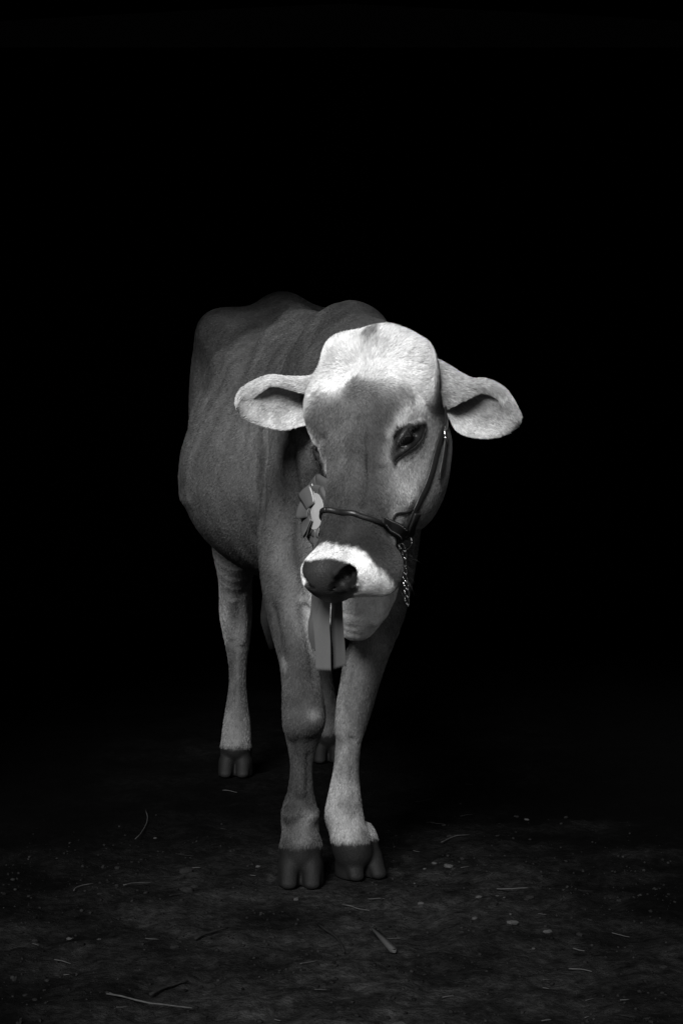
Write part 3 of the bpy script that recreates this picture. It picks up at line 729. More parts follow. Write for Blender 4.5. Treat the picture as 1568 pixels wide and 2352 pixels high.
# eyes
def sphere_np(c, r, nu=40, nv=24, axes=None, sc=(1, 1, 1)):
    th = np.linspace(0, math.pi, nv); ph = np.linspace(0, 2*math.pi, nu, endpoint=False)
    Vv = np.array([[math.sin(t)*math.cos(p), math.sin(t)*math.sin(p), math.cos(t)] for t in th for p in ph])*r*np.array(sc)
    if axes is not None: Vv = Vv@np.array(axes)
    f = [(i*nu+j, (i+1)*nu+j, (i+1)*nu+(j+1) % nu, i*nu+(j+1) % nu) for i in range(nv-1) for j in range(nu)]
    return Vv+np.array(c), np.array(f)
m_eye, t_, b_ = new_mat('wet_dark_eye'); b_.inputs['Base Color'].default_value = (.004, .004, .004, 1); b_.inputs['Roughness'].default_value = .04; b_.inputs['Specular IOR Level'].default_value = .6
for s_ in (1, -1):
    sv, sf = sphere_np(mir(EB, s_), EBR); o = mesh_np('eye', sv, sf, m_eye, cow)
# eyelashes
m_lash = simple_mat('dark_lash', .01, .5)
def tubes_mesh(lines, name, mat, parent, nseg=5):
    """lines: list of (points, radii) joined in one mesh"""
    VV, FF, o = [], [], 0
    for pts, rr in lines:
        pts = np.asarray(pts, float); rr = np.broadcast_to(np.asarray(rr, float), (len(pts),))
        t = np.gradient(pts, axis=0); t /= np.linalg.norm(t, axis=1, keepdims=True)+1e-12
        a = np.array([0, 0, 1.0]) if abs(t[0][2]) < .8 else np.array([1.0, 0, 0]); u = nrm(np.cross(t[0], a))
        for i in range(len(pts)):
            u = u-t[i]*(u@t[i]); u = nrm(u); v = np.cross(t[i], u)
            for k in range(nseg):
                an = 2*math.pi*k/nseg; VV.append(pts[i]+rr[i]*(u*math.cos(an)+v*math.sin(an)))
        for i in range(len(pts)-1):
            for k in range(nseg):
                k2 = (k+1) % nseg; FF.append((o+i*nseg+k, o+i*nseg+k2, o+(i+1)*nseg+k2, o+(i+1)*nseg+k))
        VV += [pts[0], pts[-1]]; e0 = o+len(pts)*nseg
        for k in range(nseg):
            k2 = (k+1) % nseg; FF.append((e0, o+k2, o+k, e0)); q = o+(len(pts)-1)*nseg; FF.append((e0+1, q+k, q+k2, e0+1))
        o += len(pts)*nseg+2
    FF = np.array(FF); quad = FF[FF[:, 0] != FF[:, 3]]; tri = FF[FF[:, 0] == FF[:, 3]][:, :3]
    me = bpy.data.meshes.new(name); off = np.array(parent.location) if parent is not None else np.mean(VV, 0)
    me.from_pydata([tuple(v-off) for v in VV], [], [tuple(int(x) for x in f) for f in quad]+[tuple(int(x) for x in f) for f in tri])
    for p in me.polygons: p.use_smooth = True
    me.materials.append(mat); ob = bpy.data.objects.new(name, me)
    if parent is None: ob.location = off
    return link(ob, parent)
for s_ in (1, -1):
    ls = []
    up = catmull(UPL, 6)
    for i in range(4, len(up)-10):
        h0 = up[i]+EN*.004; L = rng.uniform(.010, .018)
        dd = nrm(EN*.8+np.array([.75, .05, -.1])+rng.normal(0, .15, 3))
        p = [mir(h0+dd*L*t+np.array([.35, 0, .0])*L*t*t*.5, s_) for t in (0, .5, 1)]
        ls.append((p, (.0004, .0003, .0001)))
    tubes_mesh(ls, 'eyelashes', m_lash, cow, 4)
# whiskers round the muzzle
ls = []
NW = 120; an = np.radians(rng.uniform(-150, 150, NW)); s0 = rng.uniform(.49, .57, NW)
d0 = HN*np.cos(an)[:, None]+HLt*np.sin(an)[:, None]; WP = P0+HA*s0[:, None]+d0*.02; D_ = d0+HA*.2; D_ /= np.linalg.norm(D_, axis=1, keepdims=True)
for _i in range(40): WP = WP+D_*np.maximum(-sdf(WP), .0004)[:, None]*.9
WG = grad(WP)
for p, g in zip(WP, WG):
    L = rng.uniform(.012, .035); dd = nrm(g+HA*.7+rng.normal(0, .25, 3))
    ls.append(([p, p+dd*L*.5, p+nrm(dd+np.array([0, 0, -.25]))*L], (.00028, .0002, .00008)))
tubes_mesh(ls, 'whiskers', m_lash, cow, 4)
# tail hanging behind, with its switch
m_tail = simple_mat('tail_hair', .05, .8, bump=.002, scale=90)
tp = catmull([B(5.93, 0, 1.33), B(6.00, 0, 1.27), B(6.03, .0, 1.1), B(6.04, .01, .85), B(6.03, .015, .62), B(6.02, .02, .45), B(6.02, .02, .34)], 5)
tubes_mesh([(tp, np.interp(np.linspace(0, 1, len(tp)), [0, .2, .6, .7, .85, 1], [.032, .022, .014, .02, .038, .008]))], 'tail', m_tail, cow, 12)

# ------------------------------------------------------------------ halter, rosette, chain
def snap(P, off=0.0, n=5):
    P = np.atleast_2d(np.asarray(P, float)).copy()
    for _ in range(n): P -= grad(P)*(sdf(P)[:, None])*.9
    G = grad(P); return P+G*off, G
m_leather = simple_mat('black_leather', .012, .42, bump=.0006, scale=260)
m_stitch = simple_mat('pale_thread', .22, .7)
m_steel = simple_mat('bright_steel', .85, .2, metal=1, var=.12)
m_ribbon = simple_mat('satin_ribbon', .075, .35, bump=.0001, scale=900, var=.08)
m_ribbon2 = simple_mat('satin_ribbon_dark', .05, .42, bump=.0001, scale=900, var=.08)
m_card = simple_mat('white_card', .36, .5, var=.04)
m_ink = simple_mat('black_ink', .01, .6)
def strap(name, P, N, wd, th, mat, parent, rnd=False):
    """flat or rolled strap along points P with face normals N"""
    P = np.asarray(P, float); n = len(P); wd = np.broadcast_to(np.asarray(wd, float), (n,))
    T = np.gradient(P, axis=0); T /= np.linalg.norm(T, axis=1, keepdims=True)
    Sd = np.cross(T, N); Sd /= np.linalg.norm(Sd, axis=1, keepdims=True); Nn = np.cross(Sd, T)
    if rnd: prof = [(math.cos(a), math.sin(a)) for a in np.linspace(0, 2*math.pi, 12, endpoint=False)]
    else: prof = [(1, -.5), (1, .5), (.88, .95), (.4, 1.05), (0, 1.1), (-.4, 1.05), (-.88, .95), (-1, .5), (-1, -.5), (-.8, -1), (.8, -1)]
    K = len(prof); V_ = np.array([[P[i]+Sd[i]*wd[i]/2*a+Nn[i]*th/2*b for a, b in prof] for i in range(n)]).reshape(-1, 3)
    f = [(i*K+k, i*K+(k+1) % K, (i+1)*K+(k+1) % K, (i+1)*K+k) for i in range(n-1) for k in range(K)]
    me = bpy.data.meshes.new(name); off = np.array(parent.location)
    me.from_pydata([tuple(v-off) for v in V_], [], f+[tuple(range(K))[::-1], tuple(range((n-1)*K, n*K))])
    for p in me.polygons: p.use_smooth = len(p.vertices) == 4
    me.materials.append(mat); return link(bpy.data.objects.new(name, me), parent)
def band(uvs, off, n=8):
    P = catmull(hit(uvs), n); return snap(P, off, 3)
BASE = H(.35, 0, 0)
halter = empty('halter', tuple(BASE)); tag(halter, 'black leather show halter with rolled noseband on the cow head', 'halter')
# noseband: visible stretch from sight, then round under the jaw
vis = hit([(752, 1172), (765, 1174), (790, 1178), (825, 1187), (858, 1197), (880, 1206), (905, 1218)])
hv = toH(vis); sg = np.degrees(np.arctan2(hv[:, 1], hv[:, 2]))
def around(s_, an, off):
    a = math.radians(an); D_ = HN*math.cos(a)+HLt*math.sin(a); p = H(s_, 0, 0)
    for _ in range(30): p = p+D_*max(-sdf(p[None])[0], 0)*.9
    return p+D_*off
angs = np.linspace(sg[-1], sg[0]+360, 26)[1:-1]
ss = np.interp(angs, [sg[-1], 100, 180, 270, sg[0]+360], [hv[-1, 0], .445, .445, .43, hv[0, 0]])
under = [around(a, b, 0) for a, b in zip(ss, angs)]
loop = catmull(np.vstack([vis, under, vis[:1]]), 5); LP, LG = snap(loop, .0045, 2)
k_ = 0
strap('noseband', LP, LG, .0108, .0092, m_leather, halter, True)
# stitched tab over the cheek, with its thread
P_, G_ = band([(870, 1197), (884, 1206), (898, 1213), (912, 1220), (926, 1228)], .008)
strap('stitched_tab', P_, G_, np.interp(np.linspace(0, 1, len(P_)), [0, .12, .3, 1], [.010, .020, .026, .030]), .004, m_leather, halter)
Tn_ = np.gradient(P_, axis=0); Tn_ /= np.linalg.norm(Tn_, axis=1, keepdims=True); Sd_ = np.cross(Tn_, G_)
st_l = []
for sd_ in (-1, 1):
    for i in range(3, len(P_)-5, 2):
        w_ = np.interp(i/(len(P_)-1), [0, .12, .3, 1], [.004, .0075, .0095, .0105])*sd_
        a = P_[i]+Sd_[i]*w_+G_[i]*.0022; b = P_[i+1]+Sd_[i+1]*w_+G_[i+1]*.0022; st_l.append(([a, (a+b)/2+G_[i]*.0005, b], .0005))
tubes_mesh(st_l, 'stitching', m_stitch, halter, 4)
# cheek strap and its free end
P_, G_ = band([(931, 1213), (940, 1192), (950, 1170), (962, 1145), (975, 1119), (987, 1085), (997, 1045), (1007, 1008), (1015, 985)], .004)
strap('cheek_strap', P_, G_, .0155, .0045, m_leather, halter)
P_, G_ = band([(1016, 992), (1014, 1025), (1010, 1055), (1005, 1080), (1000, 1101)], .009)
strap('strap_end', P_, G_, np.interp(np.linspace(0, 1, len(P_)), [0, .8, 1], [.013, .013, .003]), .0035, m_leather, halter)
P_, G_ = band([(935, 1226), (939, 1208), (946, 1190), (952, 1176)], .0085)
strap('keeper', P_, G_, .021, .005, m_leather, halter)
P_, G_ = band([(899, 1192), (905, 1182), (916, 1177), (930, 1175), (944, 1169)], .004)
strap('cheek_piece', P_, G_, .004, .003, m_leather, halter)
# crown strap behind the ears and the far cheek strap
top = [hit([(1014, 990)])[0], hit([(1020, 972)])[0], H(.10, .10, -.13), H(.04, .05, -.10), H(.03, -.03, -.10), H(.09, -.10, -.12), H(.18, -.125, -.07), H(.30, -.095, -.02), H(.40, -.070, -.02), H(.445, -.062, -.02)]
P_, G_ = snap(catmull(top, 6), .004, 6); strap('crown_strap', P_, G_, .016, .0045, m_leather, halter)
# buckle
bc = hit([(1013, 1004)])[0]; gb = grad(bc[None])[0]; bx = nrm(np.cross(gb, [0, 0, 1])); bz = nrm(np.cross(bx, gb))
bc = bc+gb*.010
rp = [bc+gb*.012*math.cos(a)*.5+bz*.021*math.sin(a)+bx*.013*math.cos(a) for a in np.linspace(0, 2*math.pi, 33)]
tubes_mesh([(rp, .0016)], 'buckle', m_steel, halter, 8)
# ring under the tab
rc_ = hit([(923, 1236)])[0]; gr = grad(rc_[None])[0]; rc_ = rc_+gr*.008
rx = nrm(np.cross([0, 0, 1], nrm([-.25, -1, 0]))); rz = np.array([0, 0, 1.0])
rc_ = rc_+np.array([0, -.004, 0])
rp = [rc_+rx*.0165*math.cos(a)+rz*.0165*math.sin(a) for a in np.linspace(0, 2*math.pi, 41)]
tubes_mesh([(rp, .0017)], 'ring', m_steel, halter, 8)

# lead chain with its links
def link_pts(c, dirv, facing, L, Wd, tw=.35):
    d = nrm(dirv); s_ = nrm(np.cross(d, facing)); f = np.cross(s_, d); out = []
    for a in np.linspace(0, 2*math.pi, 29):
        ca, sa = math.cos(a), math.sin(a)
        y = (L/2-Wd/2)*np.sign(sa)*min(1, abs(sa)*2.2)+sa*Wd/2
        tt = y/(L/2)*tw; x = ca*Wd/2
        out.append(c+d*y+s_*x*math.cos(tt)+f*x*math.sin(tt))
    return out
chain = empty('lead_chain', tuple(rc_-rz*.016)); tag(chain, 'twisted steel lead chain hanging from the halter ring beside the cow jaw', 'chain')
cd = rc_[1]-.004
cpts = catmull([W(922, 1250, cd), W(929, 1272, cd), W(928, 1292, cd), W(930, 1318, cd), W(933, 1343, cd), W(935, 1367, cd), W(935, 1392, cd)], 12)
dl = np.concatenate([[0], np.cumsum(np.linalg.norm(np.diff(cpts, axis=0), axis=1))])
stp = .0158; nl = int(dl[-1]/stp)
for i in range(nl):
    s0 = stp*(i+.5); c = np.array([np.interp(s0, dl, cpts[:, k]) for k in range(3)]); c2 = np.array([np.interp(s0+.005, dl, cpts[:, k]) for k in range(3)])
    fc = nrm([.5, -1, 0])
    tubes_mesh([(link_pts(c, c2-c+np.array([.0012, 0, 0]), fc, .0215, .0092, 1.3), .00125)], 'chain_link', m_steel, chain, 7)
# snap with its leather keeper
sn = empty('halter_snap', tuple(W(908, 1256, cd))); tag(sn, 'steel snap with black leather end clipped to the halter ring', 'snap')
a0, a1 = W(911, 1254, cd), W(903, 1280, cd)
tubes_mesh([(link_pts((a0+a1)/2, a0-a1, nrm([.1, -1, 0]), .030, .013, .1), .0016)], 'snap_hook', m_steel, sn, 8)
P_ = catmull([W(907, 1279, cd), W(900, 1290, cd+.002), W(895, 1300, cd+.006), W(893, 1309, cd+.012)], 5)
strap('leather_end', P_, np.tile([0, -1.0, 0], (len(P_), 1)), np.interp(np.linspace(0, 1, len(P_)), [0, .5, 1], [.016, .014, .006]), .004, m_leather, sn)
tubes_mesh([([W(896, 1299, cd-.002), W(895, 1302, cd-.003), W(895, 1305, cd-.002)], .0014)], 'rivet', m_steel, sn, 7)

# show rosette on the far cheek
e_l = hit([(752, 1160)])[0]
rd = e_l[1]+.10; print('rosette distance', rd, 'noseband', hv.round(3), sg.round(0))
RC = W(738, 1175, rd); RN = nrm([-.88, -.47, .04]); RX = nrm(np.cross([0, 0, 1], RN)); RZ = np.cross(RN, RX)
if RX[1] < 0: pass
ros = empty('show_rosette', tuple(RC)); tag(ros, 'pleated satin show rosette with white disc and hanging ribbon tails beside the cow nose', 'rosette')
def rpt(x, z, h): return RC+RX*x+RZ*z+RN*h
def sheet_mesh(name, G, mat, parent, th=.0006):
    G = np.asarray(G); Rr, Cc = G.shape[:2]
    me = bpy.data.meshes.new(name); off = np.array(parent.location)
    me.from_pydata([tuple(p-off) for p in G.reshape(-1, 3)], [], [(i*Cc+j, i*Cc+j+1, (i+1)*Cc+j+1, (i+1)*Cc+j) for i in range(Rr-1) for j in range(Cc-1)])
    for p in me.polygons: p.use_smooth = True
    me.materials.append(mat); o = link(bpy.data.objects.new(name, me), parent)
    md = o.modifiers.new('thickness', 'SOLIDIFY'); md.thickness = th; md.offset = 0
    return o
def fold(ang, rad, wd, h0, h1, lean=0.0, name='ribbon_loop', mat=None):
    """ribbon running out from the middle, folded over at radius rad and back again"""
    ca, sa = math.cos(ang), math.sin(ang); rows = []
    prof = [(.012, h0), (rad*.5, h0+.002), (rad*.86, h0+.001), (rad*.965, h0+.0025), (rad, h0+(h1-h0)*.45), (rad*.975, h1-.001), (rad*.88, h1+.002), (rad*.6, h1-.001), (.2*rad, h0+.004)]
    prof = catmull([(a, b) for a, b in prof], 4)
    for r, h in prof:
        row = []
        for t in np.linspace(-1, 1, 7):
            w_ = wd/2*(.55+.45*min(1, r/rad*1.3)); x = r*ca-t*w_*sa; z = r*sa+t*w_*ca
            row.append(rpt(x, z, h+lean*t*w_+.0016*math.cos(t*2.2)))
        rows.append(row)
    return sheet_mesh(name, rows, mat or m_ribbon, ros)
for q in range(8): fold(math.radians(22.5+45*q+6), .072, .055, .0, .009, .10*(1 if q % 2 else -1))
for q in range(8): fold(math.radians(45*q), .054, .042, .006, .013, .12)
def disc(r, h, name, mat, th=.0015):
    V_ = [rpt(0, 0, h+.002)]+[rpt(r*math.cos(a), r*math.sin(a), h) for a in np.linspace(0, 2*math.pi, 48, endpoint=False)]
    me = bpy.data.meshes.new(name); off = np.array(ros.location)
    me.from_pydata([tuple(v-off) for v in V_], [], [(0, 1+i, 1+(i+1) % 48) for i in range(48)]); me.materials.append(mat)
    o = link(bpy.data.objects.new(name, me), ros); md = o.modifiers.new('thickness', 'SOLIDIFY'); md.thickness = th; md.offset = 0; return o
disc(.037, .0150, 'centre_disc', m_card)
sg_ = 1 if RX[1] < 0 else -1
for a_ in (124, 176, 232): fold(math.radians(a_ if RX[0] > 0 else 180-a_), .056, .040, .019, .026, .25)
# small printed marks near the rim of the disc
ls = []
for k_, (x, z) in enumerate([(-.028, -.016), (-.026, -.021), (-.029, -.025), (-.024, -.028), (-.026, .030), (-.022, .033)]):
    x = x*(1 if RX[0] > 0 else -1)
    ls.append(([rpt(x, z, .0192), rpt(x+.003, z+.0015, .0192), rpt(x+.006, z-.0005, .0192)], .0004))
tubes_mesh(ls, 'print', m_ink, ros, 4)
def tail_(left, right, d0, d1, name, mat, teeth, wav):
    left, right = np.array(left, float), np.array(right, float); n = 26; rows = []
    L = catmull(left, 8); Rr = catmull(right, 8)
    for i in range(len(L)):
        t = i/(len(L)-1); d = d0+(d1-d0)*t; row = []
        for j in range(teeth*2+1):
            s_ = j/(teeth*2); uv = L[i]*(1-s_)+Rr[i]*s_
            if i == len(L)-1: uv = uv+np.array([0, 3.2*(1 if j % 2 == 0 else -1)])
            row.append(W(uv[0], uv[1], d+wav*math.sin(s_*3.0+t*2.0)+.003*math.sin(t*7)))
        rows.append(row)
    return sheet_mesh(name, rows, mat, ros, .0005)
td = rd+.06
tail_([(722, 1215), (718, 1300), (716, 1393), (719, 1435), (723, 1480), (725, 1539)], [(760, 1215), (760, 1300), (759, 1380), (757, 1435), (759, 1478), (760, 1541)], rd-.02, td-.06, 'ribbon_tail', m_ribbon, 10, .004)
tail_([(745, 1215), (757, 1300), (761, 1380), (759, 1444), (764, 1492), (765, 1537)], [(775, 1215), (782, 1300), (786, 1381), (788, 1435), (792, 1482), (795, 1528)], rd, td-.04, 'ribbon_tail', m_ribbon2, 9, .006)
tail_([(716, 1215), (717, 1300), (714, 1393), (708, 1428), (708, 1460), (716, 1490)], [(745, 1215), (745, 1300), (745, 1393), (740, 1435), (740, 1470), (742, 1505)], rd+.02, td-.02, 'ribbon_tail', m_ribbon2, 8, .003)

# ------------------------------------------------------------------ ground
def fbm(P, sc, oct=4, seed=0):
    r = 0
    for o in range(oct): r = r+vnoise(P, sc*2**o, seed+o)/2**o
    return r
def gheight(x, y):
    P = np.stack([x, y, np.zeros_like(x)], -1).reshape(-1, 3)
    near = 1-sstep(np.abs(P[:, 1]-4.6), 2.5, 4)
    h = .007*fbm(P, 2.2, 3, 50)+.0095*fbm(P, 12, 4, 60)+.004*np.clip(fbm(P, 9, 2, 80)-.35, 0, 1)
    flat = np.ones(len(P))
    for (u, d) in ((691, 4.17), (826, 4.26), (542, 5.60), (754, 5.86)):
        q = np.hypot(P[:, 0]-(u-CU)/F*d, P[:, 1]-d); flat *= sstep(q, .05, .14)
    return (h*near*flat-.003).reshape(x.shape)
gx = np.unique(np.concatenate([np.linspace(-40, -1.6, 16), np.arange(-1.6, 1.6, .011), np.linspace(1.6, 40, 16)]))
gy = np.unique(np.concatenate([np.linspace(-30, 2.6, 16), np.arange(2.6, 4.6, .009), np.arange(4.6, 7, .02), np.linspace(7, 60, 22)]))
X_, Y_ = np.meshgrid(gx, gy, indexing='ij'); Z_ = gheight(X_, Y_)
idx = np.arange(X_.size).reshape(X_.shape)
gf = np.stack([idx[:-1, :-1], idx[1:, :-1], idx[1:, 1:], idx[:-1, 1:]], -1).reshape(-1, 4)
m_soil, t, b = new_mat('trodden_soil'); b.inputs['Roughness'].default_value = .95; b.inputs['Specular IOR Level'].default_value = .03
tc = t.nodes.new('ShaderNodeTexCoord')
def noise(sc, det=5, rough=.6):
    n = t.nodes.new('ShaderNodeTexNoise'); n.inputs['Scale'].default_value = sc; n.inputs['Detail'].default_value = det; n.inputs['Roughness'].default_value = rough
    t.links.new(tc.outputs['Object'], n.inputs['Vector']); return n
def mrange(src, a, b_, c, d):
    r = t.nodes.new('ShaderNodeMapRange'); r.inputs['From Min'].default_value = a; r.inputs['From Max'].default_value = b_; r.inputs['To Min'].default_value = c; r.inputs['To Max'].default_value = d
    t.links.new(src, r.inputs['Value']); return r.outputs[0]
def mul(a, b_):
    m = t.nodes.new('ShaderNodeMath'); m.operation = 'MULTIPLY'; t.links.new(a, m.inputs[0])
    if isinstance(b_, float): m.inputs[1].default_value = b_
    else: t.links.new(b_, m.inputs[1])
    return m.outputs[0]
g1 = mrange(noise(5.0, 4, .65).outputs['Fac'], .3, .7, .3, 1.7); g2 = mrange(noise(38, 6, .7).outputs['Fac'], .3, .7, .25, 1.9)
vo = t.nodes.new('ShaderNodeTexVoronoi'); vo.inputs['Scale'].default_value = 70; t.links.new(tc.outputs['Object'], vo.inputs['Vector'])
g3 = mrange(vo.outputs['Color'], .0, 1.0, .75, 1.25)
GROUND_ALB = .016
# light falloff painted into the soil: darker to the sides and into the shed
sx = t.nodes.new('ShaderNodeSeparateXYZ'); t.links.new(tc.outputs['Object'], sx.inputs[0])
def madd(a, b_, op='ADD'):
    m = t.nodes.new('ShaderNodeMath'); m.operation = op
    for q, z in enumerate((a, b_)):
        if isinstance(z, (int, float)): m.inputs[q].default_value = z
        else: t.links.new(z, m.inputs[q])
    return m.outputs[0]
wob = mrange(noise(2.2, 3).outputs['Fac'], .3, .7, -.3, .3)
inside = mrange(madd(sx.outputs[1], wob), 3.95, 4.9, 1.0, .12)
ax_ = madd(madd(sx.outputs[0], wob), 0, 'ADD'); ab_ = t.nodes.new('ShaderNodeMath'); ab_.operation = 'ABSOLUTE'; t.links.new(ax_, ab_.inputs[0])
side_falloff = mrange(ab_.outputs[0], .15, .75, 1.15, .12)
t.links.new(mul(mul(mul(mul(mul(g1, g2), g3), inside), side_falloff), GROUND_ALB), b.inputs['Base Color'])
bp = t.nodes.new('ShaderNodeBump'); bp.inputs['Distance'].default_value = .016; bp.inputs['Strength'].default_value = 1.0
t.links.new(noise(90, 6, .7).outputs['Fac'], bp.inputs['Height']); t.links.new(bp.outputs[0], b.inputs['Normal'])
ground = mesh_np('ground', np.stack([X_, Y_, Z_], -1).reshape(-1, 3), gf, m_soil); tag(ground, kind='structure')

# pebbles, straws, twigs and chips
def G_(u, v):
    d = CAMZ*F/(v-HV); return np.array([(u-CU)/F*d, d, 0])
m_stone = simple_mat('pale_stone', .015, .9, spec=.05, bump=.002, scale=60, var=.4); m_stone_light = simple_mat('light_stone', .055, .9, spec=.05, bump=.002, scale=60, var=.3)
m_straw = simple_mat('dry_straw', .036, .8, spec=.08, var=.3, scale=60); m_twig = simple_mat('dark_twig', .010, .9, spec=.05, bump=.001)
def stone_mesh(name, r, seed, flat=.6):
    sv, sf = sphere_np((0, 0, 0), 1.0, 14, 9)
    sv = sv*(1+.22*vnoise(sv+seed*7.3, 1.3, seed)+.10*vnoise(sv+seed*3.1, 3.1, seed+1))[:, None]*np.array([1, .75, flat])*r
    q = np.floor(sv/(r*.42)+.5)*(r*.42); sv = sv*.8+q*.2
    me = bpy.data.meshes.new(name); me.from_pydata([tuple(v) for v in sv], [], [tuple(int(x) for x in f) for f in sf]); return me
stones = [stone_mesh('pebble', 1.0, k) for k in range(6)]
def gz(x, y): return float(gheight(np.array([[x]]), np.array([[y]]))[0, 0])
def put_stone(x, y, r, mat, label=None, group=None, k=None):
    me = stones[rng.integers(6) if k is None else k].copy(); me.materials.clear(); me.materials.append(mat)
    o = bpy.data.objects.new('pebble', me); o.location = (x, y, gz(x, y)+r*.18); o.scale = (r, r*rng.uniform(.8, 1.1), r*rng.uniform(.7, 1)); o.rotation_euler = (0, 0, rng.uniform(0, 6.28)); link(o)
    return tag(o, label, 'stone', group)
named = [((430, 2013), .026, m_stone, 'largest grey stone, left of the front hooves above two smaller ones'),
         ((447, 2041), .013, m_stone, 'small stone right under the largest grey stone'), ((429, 2052), .022, m_stone, 'middle-sized stone just below the largest grey stone'),
         ((997, 1985), .011, m_stone_light, 'bright flat pebble right of the front hooves, left of a wider bright one'),
         ((1029, 1997), .016, m_stone_light, 'wider bright pebble, right one of the pair beside the front hooves'),
         ((680, 2064), .011, m_stone_light, 'pale angular pebble just in front of the left front hoof'),
         ((832, 2089), .011, m_stone, 'round pebble in front of the right front hoof'),
         ((966, 2067), .010, m_stone_light, 'pale squarish pebble lying below the bright pair'),
         ((1176, 2124), .018, m_stone_light, 'pale flat stone far to the right in the foreground'),
         ((1257, 2139), .012, m_stone_light, 'rounded pebble right of the pale flat stone'),
         ((798, 2180), .010, m_stone, 'pebble lying between the dark twig and the wood chip'),
         ((915, 2340), .017, m_stone_light, 'pale stone at the very bottom edge of the picture'),
         ((482, 2270), .015, m_stone, 'dull stone low in the picture left of centre'), ((402, 2167), .013, m_stone, 'grey pebble at the left end of the curved twig'),
         ((160, 2148), .009, m_stone_light, 'small bright pebble farthest out on the left'), ((1100, 2062), .019, m_stone, 'broad dull stone half sunk in the soil right of centre')]
for (uv, r, mt, lb) in named:
    p = G_(*uv); put_stone(p[0], p[1], r*.72, mt, lb)
for _ in range(90):
    v = rng.uniform(1840, 2350)**1.0; u = rng.uniform(20, 1550) if v > 2050 else rng.uniform(240, 1300)
    if 600 < u < 900 and v < 2045: continue
    p = G_(u, v); put_stone(p[0], p[1], rng.uniform(.003, .0075)*(1.4 if rng.random() < .12 else 1), m_stone_light if rng.random() < .10 else m_stone, 'small pebble scattered on the trodden soil', 'small pebbles on the soil')
def stalk(name, a, b, r, mat, label, cat, group=None, bend=.1, flat=1.0):
    A_, B_ = G_(*a), G_(*b); n = 7; L = np.linalg.norm(B_-A_); side = np.array([-(B_-A_)[1], (B_-A_)[0], 0])/max(L, 1e-6); pts = []
    for i in range(n):
        q = i/(n-1); p = A_+(B_-A_)*q+side*bend*L*math.sin(q*math.pi); p[2] = gz(p[0], p[1])+r*.8+.003; pts.append(p)
    m0 = max(p[2] for p in pts)
    for p in pts: p[2] = .5*p[2]+.5*m0
    o = tubes_mesh([(pts, np.interp(np.linspace(0, 1, n), [0, .5, 1], [r, r*.95, r*.6]))], name, mat, None, 6)
    return tag(o, label, cat, group)
stalk('straw', (245, 2296), (441, 2323), .0017, m_straw, 'longest bright straw, lying in the lower left foreground', 'straw', bend=.03)
stalk('straw', (334, 1868), (311, 1928), .0014, m_straw, 'straw lying steeply across the soil left behind the front hooves', 'straw', bend=.05)
stalk('straw', (284, 2048), (350, 2032), .0014, m_straw, 'slightly curved straw left of the largest grey stone', 'straw', bend=.1)
stalk('straw', (786, 2070), (848, 2083), .0013, m_straw, 'thin straight straw just in front of the right front hoof', 'straw', bend=.02)
stalk('straw', (1013, 1940), (1078, 1926), .0013, m_straw, 'bent straw behind the bright pair of pebbles', 'straw', bend=.12)
stalk('straw', (1140, 2050), (1212, 2053), .0013, m_straw, 'straight straw right of the broad dull stone', 'straw', bend=.02)
stalk('straw', (1305, 2218), (1358, 2224), .0013, m_straw, 'short straw at the lower right of the picture', 'straw', bend=.05)
stalk('straw', (170, 2052), (215, 2038), .0012, m_straw, 'faint straw at the dark left edge of the ground', 'straw', bend=.2)
stalk('twig', (448, 2160), (524, 2136), .003, m_twig, 'curved dark twig right of a grey pebble', 'twig', bend=.05)
stalk('twig', (730, 2125), (790, 2185), .003, m_twig, 'dark twig left of the pale wood chip', 'twig', bend=.05)
stalk('twig', (345, 2285), (432, 2258), .003, m_twig, 'dark twig above the longest bright straw', 'twig', bend=.08)
for _ in range(50):
    v = rng.uniform(1790, 2345); u = rng.uniform(60, 1520) if v > 2050 else rng.uniform(300, 1200)
    if 600 < u < 900 and v < 2045: continue
    an = rng.uniform(-.5, .5); L = rng.uniform(10, 42)
    stalk('straw', (u, v), (u+L*math.cos(an), v+L*.45*math.sin(an)), rng.uniform(.0006, .0011), m_straw if rng.random() < .6 else m_twig, 'short bit of straw scattered on the trodden soil', 'straw', 'bits of straw on the soil', rng.uniform(-.07, .07))
# wood chip
A_, B_ = G_(852, 2140), G_(904, 2194); d_ = nrm(B_-A_); s_ = np.array([-d_[1], d_[0], 0]); zc = gz(*((A_+B_)/2)[:2])+.009
cv = [A_+s_*.006, A_-s_*.004, B_-s_*.007, B_+d_*.008, B_+s_*.006]
cv = [np.array([p[0], p[1], zc+z_]) for z_ in (-.004, .002) for p in cv]
chip = mesh_np('wood_chip', [cv[i] for i in range(10)], [(0, 1, 6, 5), (1, 2, 7, 6), (2, 3, 8, 7), (3, 4, 9, 8), (4, 0, 5, 9), (5, 6, 7, 9), (7, 8, 9, 9), (0, 4, 2, 1), (4, 3, 2, 2)], simple_mat('weathered_wood', .03, .8, bump=.001), smooth=False, loc=tuple((A_+B_)/2+np.array([0, 0, zc])))
tag(chip, 'flat pale wood chip pointing down to the right in front of the cow', 'wood chip')
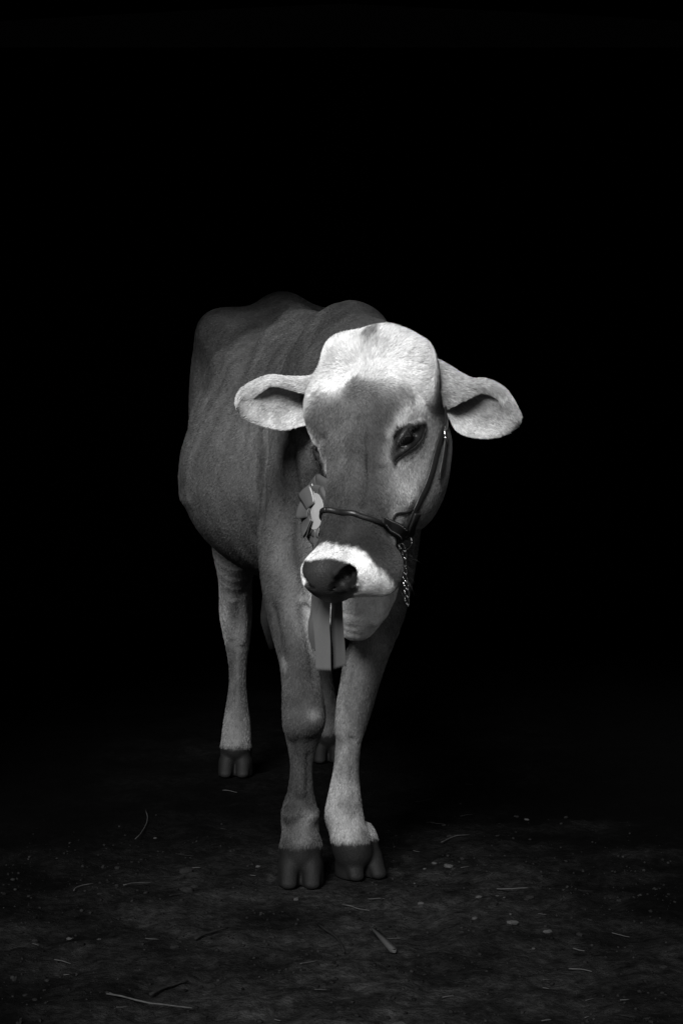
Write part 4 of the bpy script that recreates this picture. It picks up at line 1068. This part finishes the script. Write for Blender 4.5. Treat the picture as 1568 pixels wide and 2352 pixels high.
# fine grit nobody could count
gr_n = 4200; gyv = 4.1-2.0*rng.random(gr_n)**1.0+.9*rng.random(gr_n); gxv = rng.uniform(-.8, .8, gr_n)*1.0
gv, gfc = sphere_np((0, 0, 0), 1.0, 5, 4); VV = []; FF = []
Zg = gheight(gxv[:, None], gyv[:, None])[:, 0]
for i in range(gr_n):
    r = .0011+.0042*rng.random()**5; VV.append(gv*r*np.array([1, 1, .7])*(1+.3*rng.normal(size=(len(gv), 1)))+np.array([gxv[i], gyv[i], Zg[i]+r*.3])); FF.append(gfc+i*len(gv))
grit = mesh_np('grit', np.vstack(VV), np.vstack(FF), simple_mat('soil_crumbs', .009, .95, spec=.02, scale=15, var=.8), smooth=False); tag(grit, kind='stuff', label='fine grit and crumbs strewn over the dark soil', cat='grit')

# ------------------------------------------------------------------ the dark shed the cow is coming out of
m_wall = simple_mat('near_black_boards', .004, .95, spec=.1, bump=.004, scale=8)  # boards near black, the unlit background's darkness put into their colour
def boxes(name, bs, mat, kind='structure'):
    V_, f = [], []
    for (x0, x1, y0, y1, z0, z1) in bs:
        o = len(V_); V_ += [(x, y, z) for x in (x0, x1) for y in (y0, y1) for z in (z0, z1)]
        f += [(o, o+1, o+3, o+2), (o+4, o+6, o+7, o+5), (o, o+4, o+5, o+1), (o+2, o+3, o+7, o+6), (o, o+2, o+6, o+4), (o+1, o+5, o+7, o+3)]
    o = mesh_np(name, V_, f, mat, smooth=False); return tag(o, kind=kind)
DX0, DX1, DY, DZ = -1.50, 1.25, 3.70, 2.14     # added unseen doorway, sized to hold the sun off rump and background
boxes('back_wall', [(-4.2, 4.2, 11.0, 11.2, -.05, 3.4)], m_wall)
boxes('side_wall', [(-4.4, -4.2, 3.5, 11.2, -.05, 3.4), (4.2, 4.4, 3.5, 11.2, -.05, 3.4)], m_wall)
boxes('ceiling', [(-4.4, 4.4, 3.5, 11.2, 3.4, 3.6)], m_wall)
boxes('sun_mask_wall', [(-4.2, DX0, DY, DY+.15, -.05, 3.4), (DX1, 4.2, DY, DY+.15, -.05, 3.4), (DX0, DX1, DY, DY+.15, DZ, 3.4)], m_wall)
